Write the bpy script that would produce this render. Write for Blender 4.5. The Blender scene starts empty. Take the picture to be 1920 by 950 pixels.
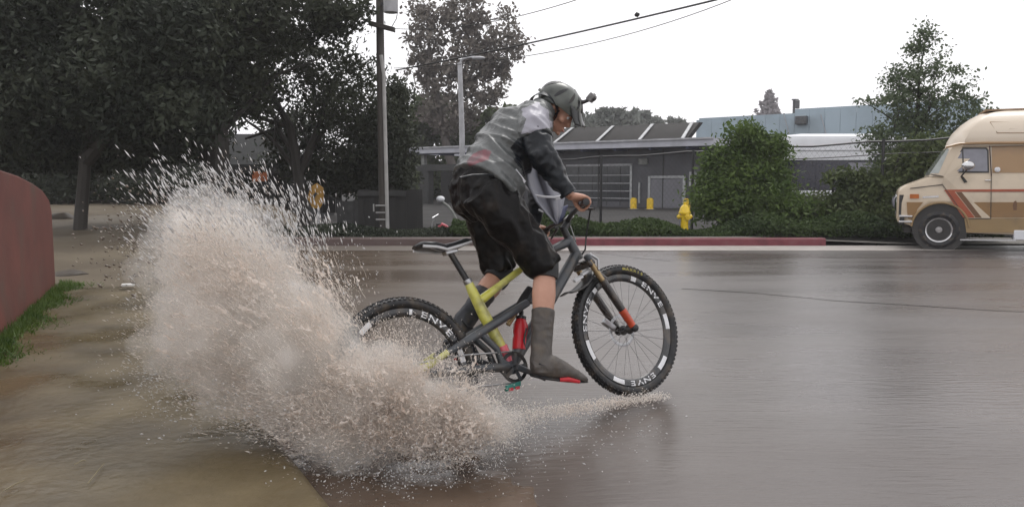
import bpy, math, random
import numpy as np
from mathutils import Vector, Matrix, noise

random.seed(11)
rng = np.random.default_rng(11)
S = bpy.context.scene
C = S.collection
R = math.radians
PI = math.pi

# ------------------------------------------------------------------ camera
F, H, PITCH = 1480.0, 1.18, math.atan(134 / 1480)
cp, sp = math.cos(PITCH), math.sin(PITCH)
cam = bpy.data.cameras.new('camera')
cam_o = bpy.data.objects.new('camera', cam)
C.objects.link(cam_o)
cam_o.location = (0, 0, H)
cam_o.rotation_euler = (PI / 2 - PITCH, 0, 0)
cam.sensor_width = 36
cam.lens = 36 * F / 1920
cam.clip_start = 0.05
cam.clip_end = 3000
S.camera = cam_o

# ------------------------------------------------------------------ sky, light, exposure
w = bpy.data.worlds.new('World')
S.world = w
w.use_nodes = True
nt = w.node_tree
bg = nt.nodes['Background']
sky = nt.nodes.new('ShaderNodeTexSky')
sky.sky_type = 'NISHITA'
sky.sun_disc = False
SUN_EL, SUN_ROT = R(58), R(20)
sky.sun_elevation = SUN_EL
sky.sun_rotation = SUN_ROT
sky.dust_density = 5
hs = nt.nodes.new('ShaderNodeHueSaturation')
hs.inputs['Saturation'].default_value = 0.12
nt.links.new(sky.outputs[0], hs.inputs['Color'])
mx = nt.nodes.new('ShaderNodeMix')
mx.data_type = 'RGBA'
mx.inputs['Factor'].default_value = 0.8      # an even overcast layer over the clear sky
nt.links.new(hs.outputs[0], mx.inputs['A'])
mx.inputs['B'].default_value = (10.6, 10.5, 10.7, 1)
nt.links.new(mx.outputs['Result'], bg.inputs['Color'])
bg.inputs['Strength'].default_value = 0.125
sun = bpy.data.lights.new('sun', 'SUN')
sun.energy = 1.0
sun.angle = R(25)
sun.color = (1, 0.97, 0.94)
sun_o = bpy.data.objects.new('sun', sun)
C.objects.link(sun_o)
sun_o.rotation_euler = (PI / 2 - SUN_EL, 0, PI - SUN_ROT)
S.view_settings.view_transform = 'Standard'
S.view_settings.look = 'None'
S.view_settings.exposure = 0.0
S.view_settings.gamma = 1
S.cycles.max_bounces = 12
S.cycles.diffuse_bounces = 8
S.cycles.glossy_bounces = 3
S.cycles.transparent_max_bounces = 6
S.cycles.volume_bounces = 8

# ------------------------------------------------------------------ helpers: where things stand
def ray(px, py):
    v = (475 - py) / F
    return Vector(((px - 960) / F, cp + v * sp, -sp + v * cp))
def U(px, py, Y):
    r = ray(px, py)
    return Vector((0, 0, H)) + r * (Y / r.y)
def G(px, py, z=0.0):
    r = ray(px, py)
    return Vector((0, 0, H)) + r * ((z - H) / r.z)

# ------------------------------------------------------------------ helpers: meshes
class MB:
    def __init__(s, M=None):
        s.v, s.f, s.mi, s.M, s.m = [], [], [], M, 0
    def add(s, vs, fs):
        o = len(s.v)
        if s.M is not None:
            vs = [s.M @ Vector(p) for p in vs]
        s.v += [Vector(p) for p in vs]
        for f in fs:
            s.f.append([i + o for i in f]); s.mi.append(s.m)
        return s
    def box(s, a, b):
        x0, y0, z0 = a; x1, y1, z1 = b
        return s.add([(x0, y0, z0), (x1, y0, z0), (x1, y1, z0), (x0, y1, z0), (x0, y0, z1), (x1, y0, z1), (x1, y1, z1), (x0, y1, z1)],
                     [(0, 3, 2, 1), (4, 5, 6, 7), (0, 1, 5, 4), (1, 2, 6, 5), (2, 3, 7, 6), (3, 0, 4, 7)])
    def obox(s, c, ax, ay, az):
        c, ax, ay, az = map(Vector, (c, ax, ay, az))
        vs = [c + ax * i + ay * j + az * k for k in (-1, 1) for i, j in ((-1, -1), (1, -1), (1, 1), (-1, 1))]
        return s.add(vs, [(0, 3, 2, 1), (4, 5, 6, 7), (0, 1, 5, 4), (1, 2, 6, 5), (2, 3, 7, 6), (3, 0, 4, 7)])
    def rings(s, rs, cap=True, closed=False):
        n = len(rs[0]); vs = [p for r in rs for p in r]; fs = []
        m = len(rs)
        for i in range(m if closed else m - 1):
            for j in range(n):
                k = (j + 1) % n
                a, b = i * n, ((i + 1) % m) * n
                fs.append((a + j, a + k, b + k, b + j))
        if cap and not closed:
            fs.append(tuple(range(n))[::-1]); fs.append(tuple((m - 1) * n + j for j in range(n)))
        return s.add(vs, fs)
    def tube(s, pts, rad, seg=8, cap=True):
        pts = [Vector(p) for p in pts]
        if not hasattr(rad, '__len__'): rad = [rad] * len(pts)
        rs, ref = [], None
        for i, p in enumerate(pts):
            t = (pts[min(i + 1, len(pts) - 1)] - pts[max(i - 1, 0)]).normalized()
            if ref is None:
                ref = Vector((0, 0, 1)) if abs(t.z) < .9 else Vector((1, 0, 0))
            x = (ref - t * ref.dot(t))
            if x.length < 1e-5: x = t.orthogonal()
            x.normalize(); y = t.cross(x); ref = x
            rs.append([p + (x * math.cos(q) + y * math.sin(q)) * rad[i] for q in [2 * PI * k / seg for k in range(seg)]])
        return s.rings(rs, cap)
    def loft(s, secs, side, seg=20, cap=True):
        """secs: (centre, half width along the side vector, half depth)"""
        side = Vector(side); cs = [Vector(q[0]) for q in secs]; rs = []
        for i, q in enumerate(secs):
            t = (cs[min(i + 1, len(cs) - 1)] - cs[max(i - 1, 0)]).normalized()
            x = Vector(q[3]) if len(q) > 3 else side
            x = (x - t * x.dot(t)).normalized(); y = t.cross(x)
            rs.append([cs[i] + x * math.cos(a) * q[1] + y * math.sin(a) * q[2] for a in [2 * PI * k / seg for k in range(seg)]])
        return s.rings(rs, cap)
    def lathe(s, prof, o, axis, seg=32, closed=False, ref=None):
        """prof: (radius, position along the axis)"""
        o = Vector(o); t = Vector(axis).normalized(); x = t.orthogonal().normalized(); y = t.cross(x)
        rs = [[o + t * h + (x * math.cos(a) + y * math.sin(a)) * r for a in [2 * PI * k / seg for k in range(seg)]] for r, h in prof]
        return s.rings(rs, not closed, closed)
    def ball(s, c, r, seg=14, n=9, M=None):
        c = Vector(c); r = r if hasattr(r, '__len__') else (r, r, r)
        rs = []
        for i in range(1, n):
            a = PI * i / n - PI / 2
            ring = []
            for k in range(seg):
                q = 2 * PI * k / seg
                p = Vector((math.cos(a) * math.cos(q) * r[0], math.cos(a) * math.sin(q) * r[1], math.sin(a) * r[2]))
                ring.append(c + (M @ p if M is not None else p))
            rs.append(ring)
        return s.rings(rs)
    def prism(s, poly, d):
        """poly: 3-D points of a flat outline, d: the thickness vector"""
        d = Vector(d); poly = [Vector(p) for p in poly]; n = len(poly)
        return s.add(poly + [p + d for p in poly], [tuple(range(n))[::-1], tuple(range(n, 2 * n))] + [(i, (i + 1) % n, n + (i + 1) % n, n + i) for i in range(n)])
    def mesh(s, name, mats, org=(0, 0, 0), smooth=35):
        org = Vector(org)
        me = bpy.data.meshes.new(name)
        me.from_pydata([tuple(p - org) for p in s.v], [], s.f)
        for m in (mats if isinstance(mats, (list, tuple)) else [mats]): me.materials.append(m)
        me.polygons.foreach_set('material_index', s.mi)
        if smooth:
            me.polygons.foreach_set('use_smooth', [True] * len(s.f))
            me.set_sharp_from_angle(angle=R(smooth))
        me.update()
        return me
    def build(s, name, mats, parent=None, smooth=35, bevel=0):
        return link(name, s.mesh(name, mats, wloc(parent), smooth), parent, bevel)

def wloc(o):
    p = Vector((0, 0, 0))
    while o is not None:
        p += o.location; o = o.parent
    return p
def link(name, me, parent=None, bevel=0):
    o = bpy.data.objects.new(name, me); C.objects.link(o)
    if parent: o.parent = parent
    if bevel:
        b = o.modifiers.new('bevel', 'BEVEL'); b.width = bevel; b.segments = 2; b.limit_method = 'ANGLE'
    return o
def tag(o, label=None, cat=None, group=None, kind=None):
    if label: o['label'] = label
    if cat: o['category'] = cat
    if group: o['group'] = group
    if kind: o['kind'] = kind
    return o
def thing(name, label, cat, loc, group=None):
    o = bpy.data.objects.new(name, None); C.objects.link(o); o.location = loc
    o.empty_display_size = .1
    return tag(o, label, cat, group)
def copy_tree(o, parent=None):
    c = o.copy(); C.objects.link(c); c.parent = parent
    for ch in list(o.children): copy_tree(ch, c)
    return c
def raw_mesh(name, co, faces, mat, smooth=False):
    """co (n,3), faces (m,k) -> mesh, fast"""
    me = bpy.data.meshes.new(name); n, (m, k) = len(co), faces.shape
    me.vertices.add(n); me.vertices.foreach_set('co', co.astype(np.float32).ravel())
    me.loops.add(m * k); me.loops.foreach_set('vertex_index', faces.astype(np.int32).ravel())
    me.polygons.add(m); me.polygons.foreach_set('loop_start', (np.arange(m) * k).astype(np.int32))
    if smooth: me.polygons.foreach_set('use_smooth', np.ones(m, bool))
    me.update(calc_edges=True); me.materials.append(mat)
    return me
def solid(mb, name, mat, parent, voxel, smooth=3, fold=None):
    """union of closed shapes in one continuous skin"""
    me = mb.mesh('tmp', mat, wloc(parent), 0)
    t = bpy.data.objects.new('tmp', me); C.objects.link(t)
    m = t.modifiers.new('r', 'REMESH'); m.mode = 'VOXEL'; m.voxel_size = voxel
    if smooth:
        q = t.modifiers.new('s', 'SMOOTH'); q.factor = .5; q.iterations = smooth
    dg = bpy.context.evaluated_depsgraph_get()
    out = bpy.data.meshes.new_from_object(t.evaluated_get(dg))
    bpy.data.objects.remove(t); bpy.data.meshes.remove(me)
    if fold:
        o0 = wloc(parent)
        ds = [v.normal * fold(v.co + o0) for v in out.vertices]
        for v, d in zip(out.vertices, ds): v.co += d
    if not out.materials: out.materials.append(mat)
    out.polygons.foreach_set('use_smooth', [True] * len(out.polygons))
    out.name = name
    return link(name, out, parent)

# ------------------------------------------------------------------ helpers: materials
def mat(name, col, rough=.5, metal=0, var=.25, scale=8, bump=0, bscale=None, spec=.5, coat=0, col2=None, stretch=None, detail=5, trans=0, rvar=0, bdist=.01):
    m = bpy.data.materials.new(name); m.use_nodes = True
    t = m.node_tree; b = t.nodes['Principled BSDF']
    b.inputs['Roughness'].default_value = rough
    b.inputs['Metallic'].default_value = metal
    b.inputs['Specular IOR Level'].default_value = spec
    b.inputs['Coat Weight'].default_value = coat
    b.inputs['Coat Roughness'].default_value = .08
    tc = t.nodes.new('ShaderNodeTexCoord'); src = tc.outputs['Object']
    if stretch:
        mp = t.nodes.new('ShaderNodeMapping'); mp.inputs['Scale'].default_value = stretch
        t.links.new(src, mp.inputs[0]); src = mp.outputs[0]
    nz = t.nodes.new('ShaderNodeTexNoise'); nz.inputs['Scale'].default_value = scale; nz.inputs['Detail'].default_value = detail
    t.links.new(src, nz.inputs['Vector'])
    cr = t.nodes.new('ShaderNodeValToRGB'); e = cr.color_ramp.elements
    c2 = col2 or tuple(min(1, c * (1 + var)) for c in col)
    c1 = col if col2 else tuple(c * (1 - var) for c in col)
    e[0].position, e[1].position = .3, .7
    e[0].color, e[1].color = (*c1, 1), (*c2, 1)
    t.links.new(nz.outputs['Fac'], cr.inputs[0]); t.links.new(cr.outputs[0], b.inputs['Base Color'])
    if rvar:
        mr = t.nodes.new('ShaderNodeMapRange'); mr.inputs['From Min'].default_value = .35; mr.inputs['From Max'].default_value = .65
        mr.inputs['To Min'].default_value = max(0, rough - rvar); mr.inputs['To Max'].default_value = rough + rvar
        n3 = t.nodes.new('ShaderNodeTexNoise'); n3.inputs['Scale'].default_value = scale * .6; n3.inputs['Detail'].default_value = 4
        t.links.new(src, n3.inputs['Vector']); t.links.new(n3.outputs['Fac'], mr.inputs['Value']); t.links.new(mr.outputs[0], b.inputs['Roughness'])
    if bump:
        n2 = t.nodes.new('ShaderNodeTexNoise'); n2.inputs['Scale'].default_value = bscale or scale * 4; n2.inputs['Detail'].default_value = 4
        t.links.new(src, n2.inputs['Vector'])
        bp = t.nodes.new('ShaderNodeBump'); bp.inputs['Strength'].default_value = bump; bp.inputs['Distance'].default_value = bdist
        t.links.new(n2.outputs['Fac'], bp.inputs['Height']); t.links.new(bp.outputs[0], b.inputs['Normal'])
    if trans:
        tr = t.nodes.new('ShaderNodeBsdfTranslucent'); ms = t.nodes.new('ShaderNodeMixShader'); ms.inputs[0].default_value = trans
        out = t.nodes['Material Output']
        t.links.new(cr.outputs[0], tr.inputs[0]); t.links.new(b.outputs[0], ms.inputs[1]); t.links.new(tr.outputs[0], ms.inputs[2])
        t.links.new(ms.outputs[0], out.inputs['Surface'])
    return m

M = dict(
    soil=mat('soil', (.10, .075, .05), .6, col2=(.16, .125, .09), scale=1.2, bump=.4, bscale=14),
    road=mat('wet_asphalt', (.062, .050, .048), .29, col2=(.10, .085, .081), scale=.9, bump=.34, bscale=18, spec=.55, rvar=.09, stretch=(.35, 1.6, 1), bdist=.012),
    gutter=mat('wet_concrete_gutter', (.30, .27, .25), .45, col2=(.4, .37, .34), scale=3, bump=.15, spec=.6),
    walk=mat('wet_concrete', (.064, .046, .020), .36, col2=(.135, .102, .050), scale=2.2, bump=.5, bscale=16, spec=.55, rvar=.2, bdist=.010, detail=8),
    kerb=mat('grey_kerb', (.2, .19, .18), .5, scale=5, bump=.2),
    redkerb=mat('red_kerb_paint', (.16, .024, .036), .4, scale=5, bump=.15, var=.35),
    verge=mat('verge_concrete', (.19, .18, .165), .85, spec=.2, scale=2, bump=.2),
    mud=mat('muddy_ground', (.085, .066, .045), .75, spec=.25, col2=(.14, .115, .08), scale=.7, bump=.5, bscale=5, rvar=.15),
    puddle=mat('muddy_water', (.085, .058, .04), .16, col2=(.12, .085, .062), scale=2.5, bump=.35, bscale=11, spec=.5, stretch=(1, 1.3, 1), bdist=.02),
    redwall=mat('red_wall_paint', (.125, .036, .027), .6, scale=2.5, bump=.2, bscale=30, var=.2),
    grass=mat('grass', (.05, .10, .018), .6, col2=(.11, .17, .03), scale=6, trans=.3),
    verge_grass=mat('verge_plants', (.03, .05, .018), .7, col2=(.075, .11, .036), scale=1.5, spec=.2, trans=.25),
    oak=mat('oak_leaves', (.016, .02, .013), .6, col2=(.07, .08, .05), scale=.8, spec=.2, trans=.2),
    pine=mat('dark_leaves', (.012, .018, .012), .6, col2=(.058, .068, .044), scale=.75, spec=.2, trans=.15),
    gum=mat('gum_leaves', (.13, .108, .10), .6, col2=(.22, .20, .17), scale=1.0, spec=.2, trans=.25),
    bush=mat('bush_leaves', (.045, .08, .02), .6, col2=(.13, .19, .05), scale=1.6, trans=.35, spec=.25),
    scrub=mat('scrub_leaves', (.05, .07, .028), .6, col2=(.12, .15, .06), scale=1.4, spec=.2, trans=.3),
    tall=mat('tall_tree_leaves', (.06, .085, .045), .6, col2=(.13, .165, .095), scale=1.4, spec=.2, trans=.3),
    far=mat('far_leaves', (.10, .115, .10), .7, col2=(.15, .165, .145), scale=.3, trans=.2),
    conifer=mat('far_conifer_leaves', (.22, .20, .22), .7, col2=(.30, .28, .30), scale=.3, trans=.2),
    bark=mat('bark', (.03, .026, .022), .7, scale=6, bump=.5, stretch=(1, 1, .3)),
    gumbark=mat('gum_bark', (.09, .075, .068), .7, scale=4, bump=.4, stretch=(1, 1, .3)),
    pole=mat('pole_wood', (.05, .042, .036), .6, scale=9, bump=.5, stretch=(1, 1, .1)),
    conduit=mat('pale_conduit', (.36, .35, .34), .45, scale=3),
    greymetal=mat('grey_metal', (.40, .40, .42), .4, scale=3),
    darkmetal=mat('dark_metal', (.03, .03, .032), .4, metal=.3),
    wire=mat('black_cable', (.02, .02, .02), .5),
    wall=mat('grey_building_wall', (.085, .085, .098), .55, scale=1.2, bump=.1),
    fascia=mat('pale_grey_fascia', (.46, .465, .52), .45, scale=1.5, var=.12),
    soffit=mat('navy_soffit', (.05, .06, .13), .5),
    mansard=mat('brown_mansard', (.022, .020, .019), .7, scale=2, spec=.2),
    rib=mat('pale_rib', (.42, .43, .44), .4),
    blue=mat('blue_grey_cladding', (.36, .445, .51), .5, scale=.6, var=.08),
    door=mat('grey_shutter', (.20, .20, .225), .5, scale=2, var=.1),
    glassdark=mat('dark_opening', (.03, .034, .04), .15, spec=.6),
    yellow=mat('yellow_paint', (.72, .47, .012), .4, scale=10, var=.18),
    hyd=mat('hydrant_yellow', (.72, .50, .01), .35, scale=14, var=.15, coat=.3),
    white=mat('white_paint', (.72, .73, .76), .4, scale=2, var=.06),
    buswin=mat('bus_window', (.012, .013, .03), .1, spec=.6),
    beige=mat('van_beige', (.60, .495, .37), .32, scale=1.2, var=.08, coat=.4),
    vantop=mat('van_roof_cream', (.66, .565, .455), .4, scale=1.2, var=.06, coat=.2),
    vantan=mat('van_tan', (.33, .195, .085), .35, scale=1.5, var=.08, coat=.4),
    vanbrown=mat('van_brown', (.27, .15, .055), .35, scale=1.5, var=.1, coat=.4),
    vanlow=mat('van_lower_tan', (.30, .20, .09), .4, scale=1.5, var=.1, coat=.3),
    orange=mat('orange_stripe', (.36, .075, .03), .35, var=.1, coat=.3),
    brownstripe=mat('brown_stripe', (.15, .07, .03), .35, var=.1, coat=.3),
    rooftan=mat('roof_tan', (.30, .2, .12), .5),
    glass=mat('window_glass', (.20, .20, .235), .06, spec=.7, var=.1),
    screen=mat('windscreen_glass', (.36, .385, .37), .08, spec=.8, var=.1),  # pale base colour carries the sky's glare on the windscreen
    trim=mat('dark_trim', (.03, .028, .027), .5),
    chrome=mat('chrome', (.62, .62, .63), .16, metal=1, var=.05),
    lamp=mat('orange_lens', (.45, .13, .03), .2),
    rubber=mat('rubber', (.018, .018, .02), .42, scale=30, spec=.4, var=.3),
    wheelgrey=mat('wheel_grey', (.36, .35, .35), .4, metal=.2, scale=12),
    carbon=mat('carbon_rim', (.022, .022, .025), .25, coat=.5),
    decal=mat('white_decal', (.78, .78, .80), .4, var=.05),
    tyretext=mat('yellow_lettering', (.42, .36, .06), .5),
    spoke=mat('spoke_steel', (.10, .10, .105), .35, metal=.6),
    lime=mat('lime_frame', (.52, .50, .035), .28, scale=6, col2=(.62, .60, .22), coat=.6),
    pink=mat('pink_frame', (.62, .10, .13), .3, coat=.5),
    graphite=mat('graphite_link', (.055, .06, .068), .38, coat=.2),
    black=mat('black_part', (.014, .014, .016), .35),
    forkblack=mat('fork_black', (.02, .014, .013), .25, coat=.5),
    gold=mat('gold_stanchion', (.36, .26, .14), .25, metal=.7),
    forkred=mat('fork_red', (.52, .06, .015), .3, coat=.4),
    steel=mat('steel', (.4, .4, .41), .3, metal=.9),
    saddle=mat('saddle_cover', (.02, .02, .022), .3),
    saddlewhite=mat('saddle_edge', (.55, .55, .56), .35),
    redbottle=mat('red_bottle', (.50, .012, .022), .3, var=.1),
    skin=mat('skin', (.46, .235, .16), .42, col2=(.55, .30, .215), scale=14),
    face=mat('lips', (.42, .13, .10), .4),
    hair=mat('brown_hair', (.03, .02, .014), .5),
    jacket=mat('grey_jacket', (.045, .048, .048), .30, col2=(.13, .137, .137), scale=6, bump=.5, bscale=20, bdist=.02, spec=.6),
    jacketdark=mat('black_sleeve', (.005, .006, .008), .30, col2=(.026, .030, .036), scale=6, bump=.6, bscale=12, bdist=.02, spec=.25, detail=2),
    jacketpale=mat('pale_yoke', (.24, .235, .27), .4, col2=(.37, .36, .41), scale=6, bump=.4, bscale=14, bdist=.012),
    flap=mat('lavender_flap', (.15, .153, .185), .42, col2=(.25, .25, .29), scale=9, bump=.4, bscale=18, stretch=(1, 1, .3)),
    redprint=mat('faded_red_print', (.20, .06, .075), .5, col2=(.11, .08, .085), scale=22),
    piping=mat('white_piping', (.6, .6, .63), .4),
    shorts=mat('black_shorts', (.004, .0036, .004), .30, col2=(.009, .008, .008), scale=7, bump=.6, bscale=11, bdist=.025, spec=.16),
    liner=mat('knee_sleeve', (.018, .018, .02), .6),
    sock=mat('grey_brown_overshoe', (.066, .056, .05), .55, col2=(.088, .077, .069), scale=20, bump=.2),
    socknavy=mat('dark_overshoe', (.022, .024, .032), .5),
    shoered=mat('red_sole', (.5, .02, .03), .35),
    teal=mat('teal_pedal', (.02, .20, .16), .35),
    helmet=mat('camo_helmet', (.02, .024, .02), .35, col2=(.12, .13, .115), scale=13, coat=.4, detail=1),
    visor=mat('black_visor', (.012, .013, .014), .3, coat=.3),
    camera=mat('camera_body', (.10, .10, .10), .5, col2=(.25, .24, .24), scale=60),
    roofgrey=mat('grey_shingle_roof', (.022, .023, .023), .8, spec=.15, scale=3, bump=.3),
    darkwood=mat('dark_wood', (.018, .017, .018), .6, scale=4),
    fencewood=mat('weathered_fence_wood', (.022, .021, .020), .65, scale=5, stretch=(1, 1, .2)),
    greywood=mat('grey_panel', (.038, .038, .038), .6),
    pale=mat('pale_grey', (.23, .235, .22), .6),
    signorange=mat('orange_board', (.38, .11, .035), .5),
    signyellow=mat('sign_yellow', (.30, .16, .02), .45, scale=6),
    rock=mat('brown_rock', (.055, .042, .03), .6, scale=5, bump=.5),
    straw=mat('straw', (.26, .22, .13), .6),
    litter=mat('white_litter', (.7, .7, .68), .5),
)

def dirty(m, amount, col=(.11, .085, .062), scale=14, rough=.6):
    """splashed road dirt over a finished paint"""
    t = m.node_tree; b = t.nodes['Principled BSDF']; src = b.inputs['Base Color'].links[0].from_socket
    ge = t.nodes.new('ShaderNodeTexCoord'); nz = t.nodes.new('ShaderNodeTexNoise'); nz.inputs['Scale'].default_value = scale; nz.inputs['Detail'].default_value = 7
    t.links.new(ge.outputs['Object'], nz.inputs['Vector'])
    mr = t.nodes.new('ShaderNodeMapRange'); mr.inputs['From Min'].default_value = .5; mr.inputs['From Max'].default_value = .72; mr.inputs['To Max'].default_value = amount
    t.links.new(nz.outputs['Fac'], mr.inputs['Value'])
    mi = t.nodes.new('ShaderNodeMix'); mi.data_type = 'RGBA'; t.links.new(mr.outputs[0], mi.inputs['Factor']); t.links.new(src, mi.inputs['A']); mi.inputs['B'].default_value = (*col, 1)
    t.links.new(mi.outputs['Result'], b.inputs['Base Color'])
for k_, a_ in (('lime', .7), ('graphite', .7), ('carbon', .7), ('rubber', .8), ('decal', .35), ('sock', .8), ('socknavy', .6), ('forkblack', .5), ('black', .35), ('beige', .22), ('vantan', .3), ('vanbrown', .4), ('vanlow', .6), ('wheelgrey', .6), ('shorts', .15)):
    dirty(M[k_], a_, scale=3 if k_.startswith(('van', 'beige')) else 14)
dirty(M['redwall'], .8, (.085, .055, .042), 2.0); dirty(M['wall'], .5, (.05, .048, .05), .8); dirty(M['hyd'], .35, (.2, .12, .03), 12); dirty(M['fascia'], .4, (.2, .2, .21), 1.2); dirty(M['blue'], .4, (.18, .21, .23), .7)

# ------------------------------------------------------------------ ground, road, pavements
KP, KD, KN = Vector((-.756, 2.87)), Vector((-.484, .875)), Vector((.875, .484))   # near kerb line: point, direction, normal towards the road
def kd(x, y): return (x - KP.x) * KN.x + (y - KP.y) * KN.y
def sm(t): t = max(0, min(1, t)); return t * t * (3 - 2 * t)
def road_z(x, y):
    return -.09 * (1 - sm(kd(x, y) / 1.35)) + .006 * noise.noise(Vector((x * .7, y * .9, 0)))
def grid(xs, ys, fz):
    co = [(x, y, fz(x, y)) for y in ys for x in xs]; nx = len(xs)
    fs = [(j * nx + i, j * nx + i + 1, (j + 1) * nx + i + 1, (j + 1) * nx + i) for j in range(len(ys) - 1) for i in range(nx - 1)]
    return co, fs
def sheet(name, xs, ys, fz, m):
    co, fs = grid(xs, ys, fz)
    return tag(MB().add(co, fs).build(name, m, smooth=180), kind='structure')
L = lambda a, b, n: list(np.linspace(a, b, n))
sheet('ground', L(-900, 900, 19), L(-200, 1600, 19), lambda x, y: -.16, M['soil'])
sheet('road', L(-45, -4, 30)[:-1] + L(-4, 3, 90)[:-1] + L(3, 70, 40), L(-9, 1.5, 9)[:-1] + L(1.5, 8, 80)[:-1] + L(8, 13.55, 14), road_z, M['road'])
sheet('gutter', L(-45, 70, 60), L(13.53, 14.77, 5), lambda x, y: .004 - .012 * sm((y - 13.53) / 1.2), M['gutter'])
M['yard'] = mat('yard_asphalt', (.034, .032, .031), .85, spec=.2, scale=.8, var=.35, bump=.2)
sheet('yard', L(-60, 90, 30), L(16.6, 75, 20), lambda x, y: .05, M['yard'])
def kerb(name, x0, x1, m):
    mb = MB(); prof = [(14.74, -.05), (14.752, .11), (14.775, .13), (14.92, .132), (14.92, -.05)]
    mb.rings([[(x, y, z) for y, z in prof] for x in np.linspace(x0, x1, 12)])
    return tag(mb.build(name, m), kind='structure')
kerb('kerb', -45, .38, M['kerb']); kerb('red_kerb', .4, 5.88, M['redkerb']); 
sheet('verge', L(-45, 70, 80), L(14.9, 17, 8), lambda x, y: .126 - .112 * sm((x - 5.6) / .7) + .01 * noise.noise(Vector((x * 2, y * 3, 1))), M['verge'])

# seams in the wet asphalt
def strip_on_road(name, pts, wd, m):
    ps = [G(*p) for p in pts]; mb = MB(); n = 40; vs = []; fs = []
    for i in range(n + 1):
        t = i / n * (len(ps) - 1); k = min(int(t), len(ps) - 2); p = ps[k].lerp(ps[k + 1], t - k)
        p.y += .05 * noise.noise(Vector((p.x * 1.7, p.y, 3))); q = wd * (.6 + .6 * noise.noise(Vector((p.x * 3, 1, 1))) ** 2 + .3)
        for s in (-.5, .5): vs.append((p.x, p.y + s * q, road_z(p.x, p.y + s * q) + .005))
        if i: fs.append((2 * i - 2, 2 * i, 2 * i + 1, 2 * i - 1))
    return tag(MB().add(vs, fs).build(name, m), kind='structure')
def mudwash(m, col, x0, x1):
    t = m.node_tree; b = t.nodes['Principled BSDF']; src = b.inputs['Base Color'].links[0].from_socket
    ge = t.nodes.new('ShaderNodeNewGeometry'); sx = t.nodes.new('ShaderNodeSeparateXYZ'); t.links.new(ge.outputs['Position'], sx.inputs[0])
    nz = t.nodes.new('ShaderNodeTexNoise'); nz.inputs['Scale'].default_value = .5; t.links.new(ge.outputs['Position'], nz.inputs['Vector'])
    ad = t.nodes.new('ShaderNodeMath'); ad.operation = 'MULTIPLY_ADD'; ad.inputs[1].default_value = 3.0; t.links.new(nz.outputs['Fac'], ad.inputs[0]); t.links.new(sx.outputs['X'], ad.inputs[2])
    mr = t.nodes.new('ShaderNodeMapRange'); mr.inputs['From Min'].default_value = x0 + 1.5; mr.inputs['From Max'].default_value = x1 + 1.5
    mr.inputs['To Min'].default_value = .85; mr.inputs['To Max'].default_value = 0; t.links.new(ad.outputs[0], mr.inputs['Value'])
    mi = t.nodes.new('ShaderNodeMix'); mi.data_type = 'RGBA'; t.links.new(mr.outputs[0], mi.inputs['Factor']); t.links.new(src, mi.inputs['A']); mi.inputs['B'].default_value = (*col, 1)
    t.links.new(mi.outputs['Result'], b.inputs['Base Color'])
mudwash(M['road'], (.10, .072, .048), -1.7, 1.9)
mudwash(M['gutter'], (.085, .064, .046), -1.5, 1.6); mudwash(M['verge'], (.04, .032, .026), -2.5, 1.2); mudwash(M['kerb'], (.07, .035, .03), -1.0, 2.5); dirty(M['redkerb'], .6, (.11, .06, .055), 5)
M['seam'] = mat('tar_seam', (.065, .056, .053), .3, col2=(.11, .095, .09), scale=9, bump=.3)
for pts, wd in (([(1278, 541), (1420, 549), (1560, 563), (1700, 571), (1925, 584)], .045), ([(1090, 470), (1150, 478), (1260, 490)], .05)):
    strip_on_road('road_seam', pts, wd, M['seam'])

# raised pavement on the near left, with a rounded kerb edge, bounded by the red wall
WA, WB = Vector((-3.79, 5.84)), Vector((-5.02, 8.72))
mb = MB(); rows = []
for i in range(61):
    a = -5 + 11.6 * i / 60
    base = KP + KD * a
    row = []
    for d, z in [(0.05, -.16), (.03, .0), (.012, .035), (-.03, .052), (-.14, .055)] + [(-.14 - 4.6 * (k / 14) ** 1.2, .055) for k in range(1, 15)]:
        d2 = d + (.012 * noise.noise(Vector((a * 3, 0, 5))) if d > -.1 else 0)
        p = base + KN * d2
        row.append((p.x, p.y, z + (.008 * noise.noise(Vector((p.x * 1.5, p.y * 1.5, 2))) if d < -.1 else 0)))
    rows.append(row)
n = len(rows[0])
mb.add([p for r in rows for p in r], [(i * n + j, i * n + j + 1, (i + 1) * n + j + 1, (i + 1) * n + j) for i in range(60) for j in range(n - 1)])
tag(mb.build('pavement', M['walk'], smooth=60), kind='structure')

# muddy bank that climbs away behind the pavement
def mud_z(x, y):
    side = sm((-x - (3.2 + (y - 8.4) * .16)) / 1.6)
    far = sm((y - 8.3) / 17)
    return -.02 + side * (.07 + .5 * far + (.05 * noise.noise(Vector((x * .8, y * .6, 0))) + .025 * noise.noise(Vector((x * 2.4, y * 1.6, 4)))) * sm((y - 8.3) / 2)) - .1 * (1 - side)
sheet('mud_bank', L(-30, -2.4, 90), L(8.45, 27, 60), mud_z, M['mud'])

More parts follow.
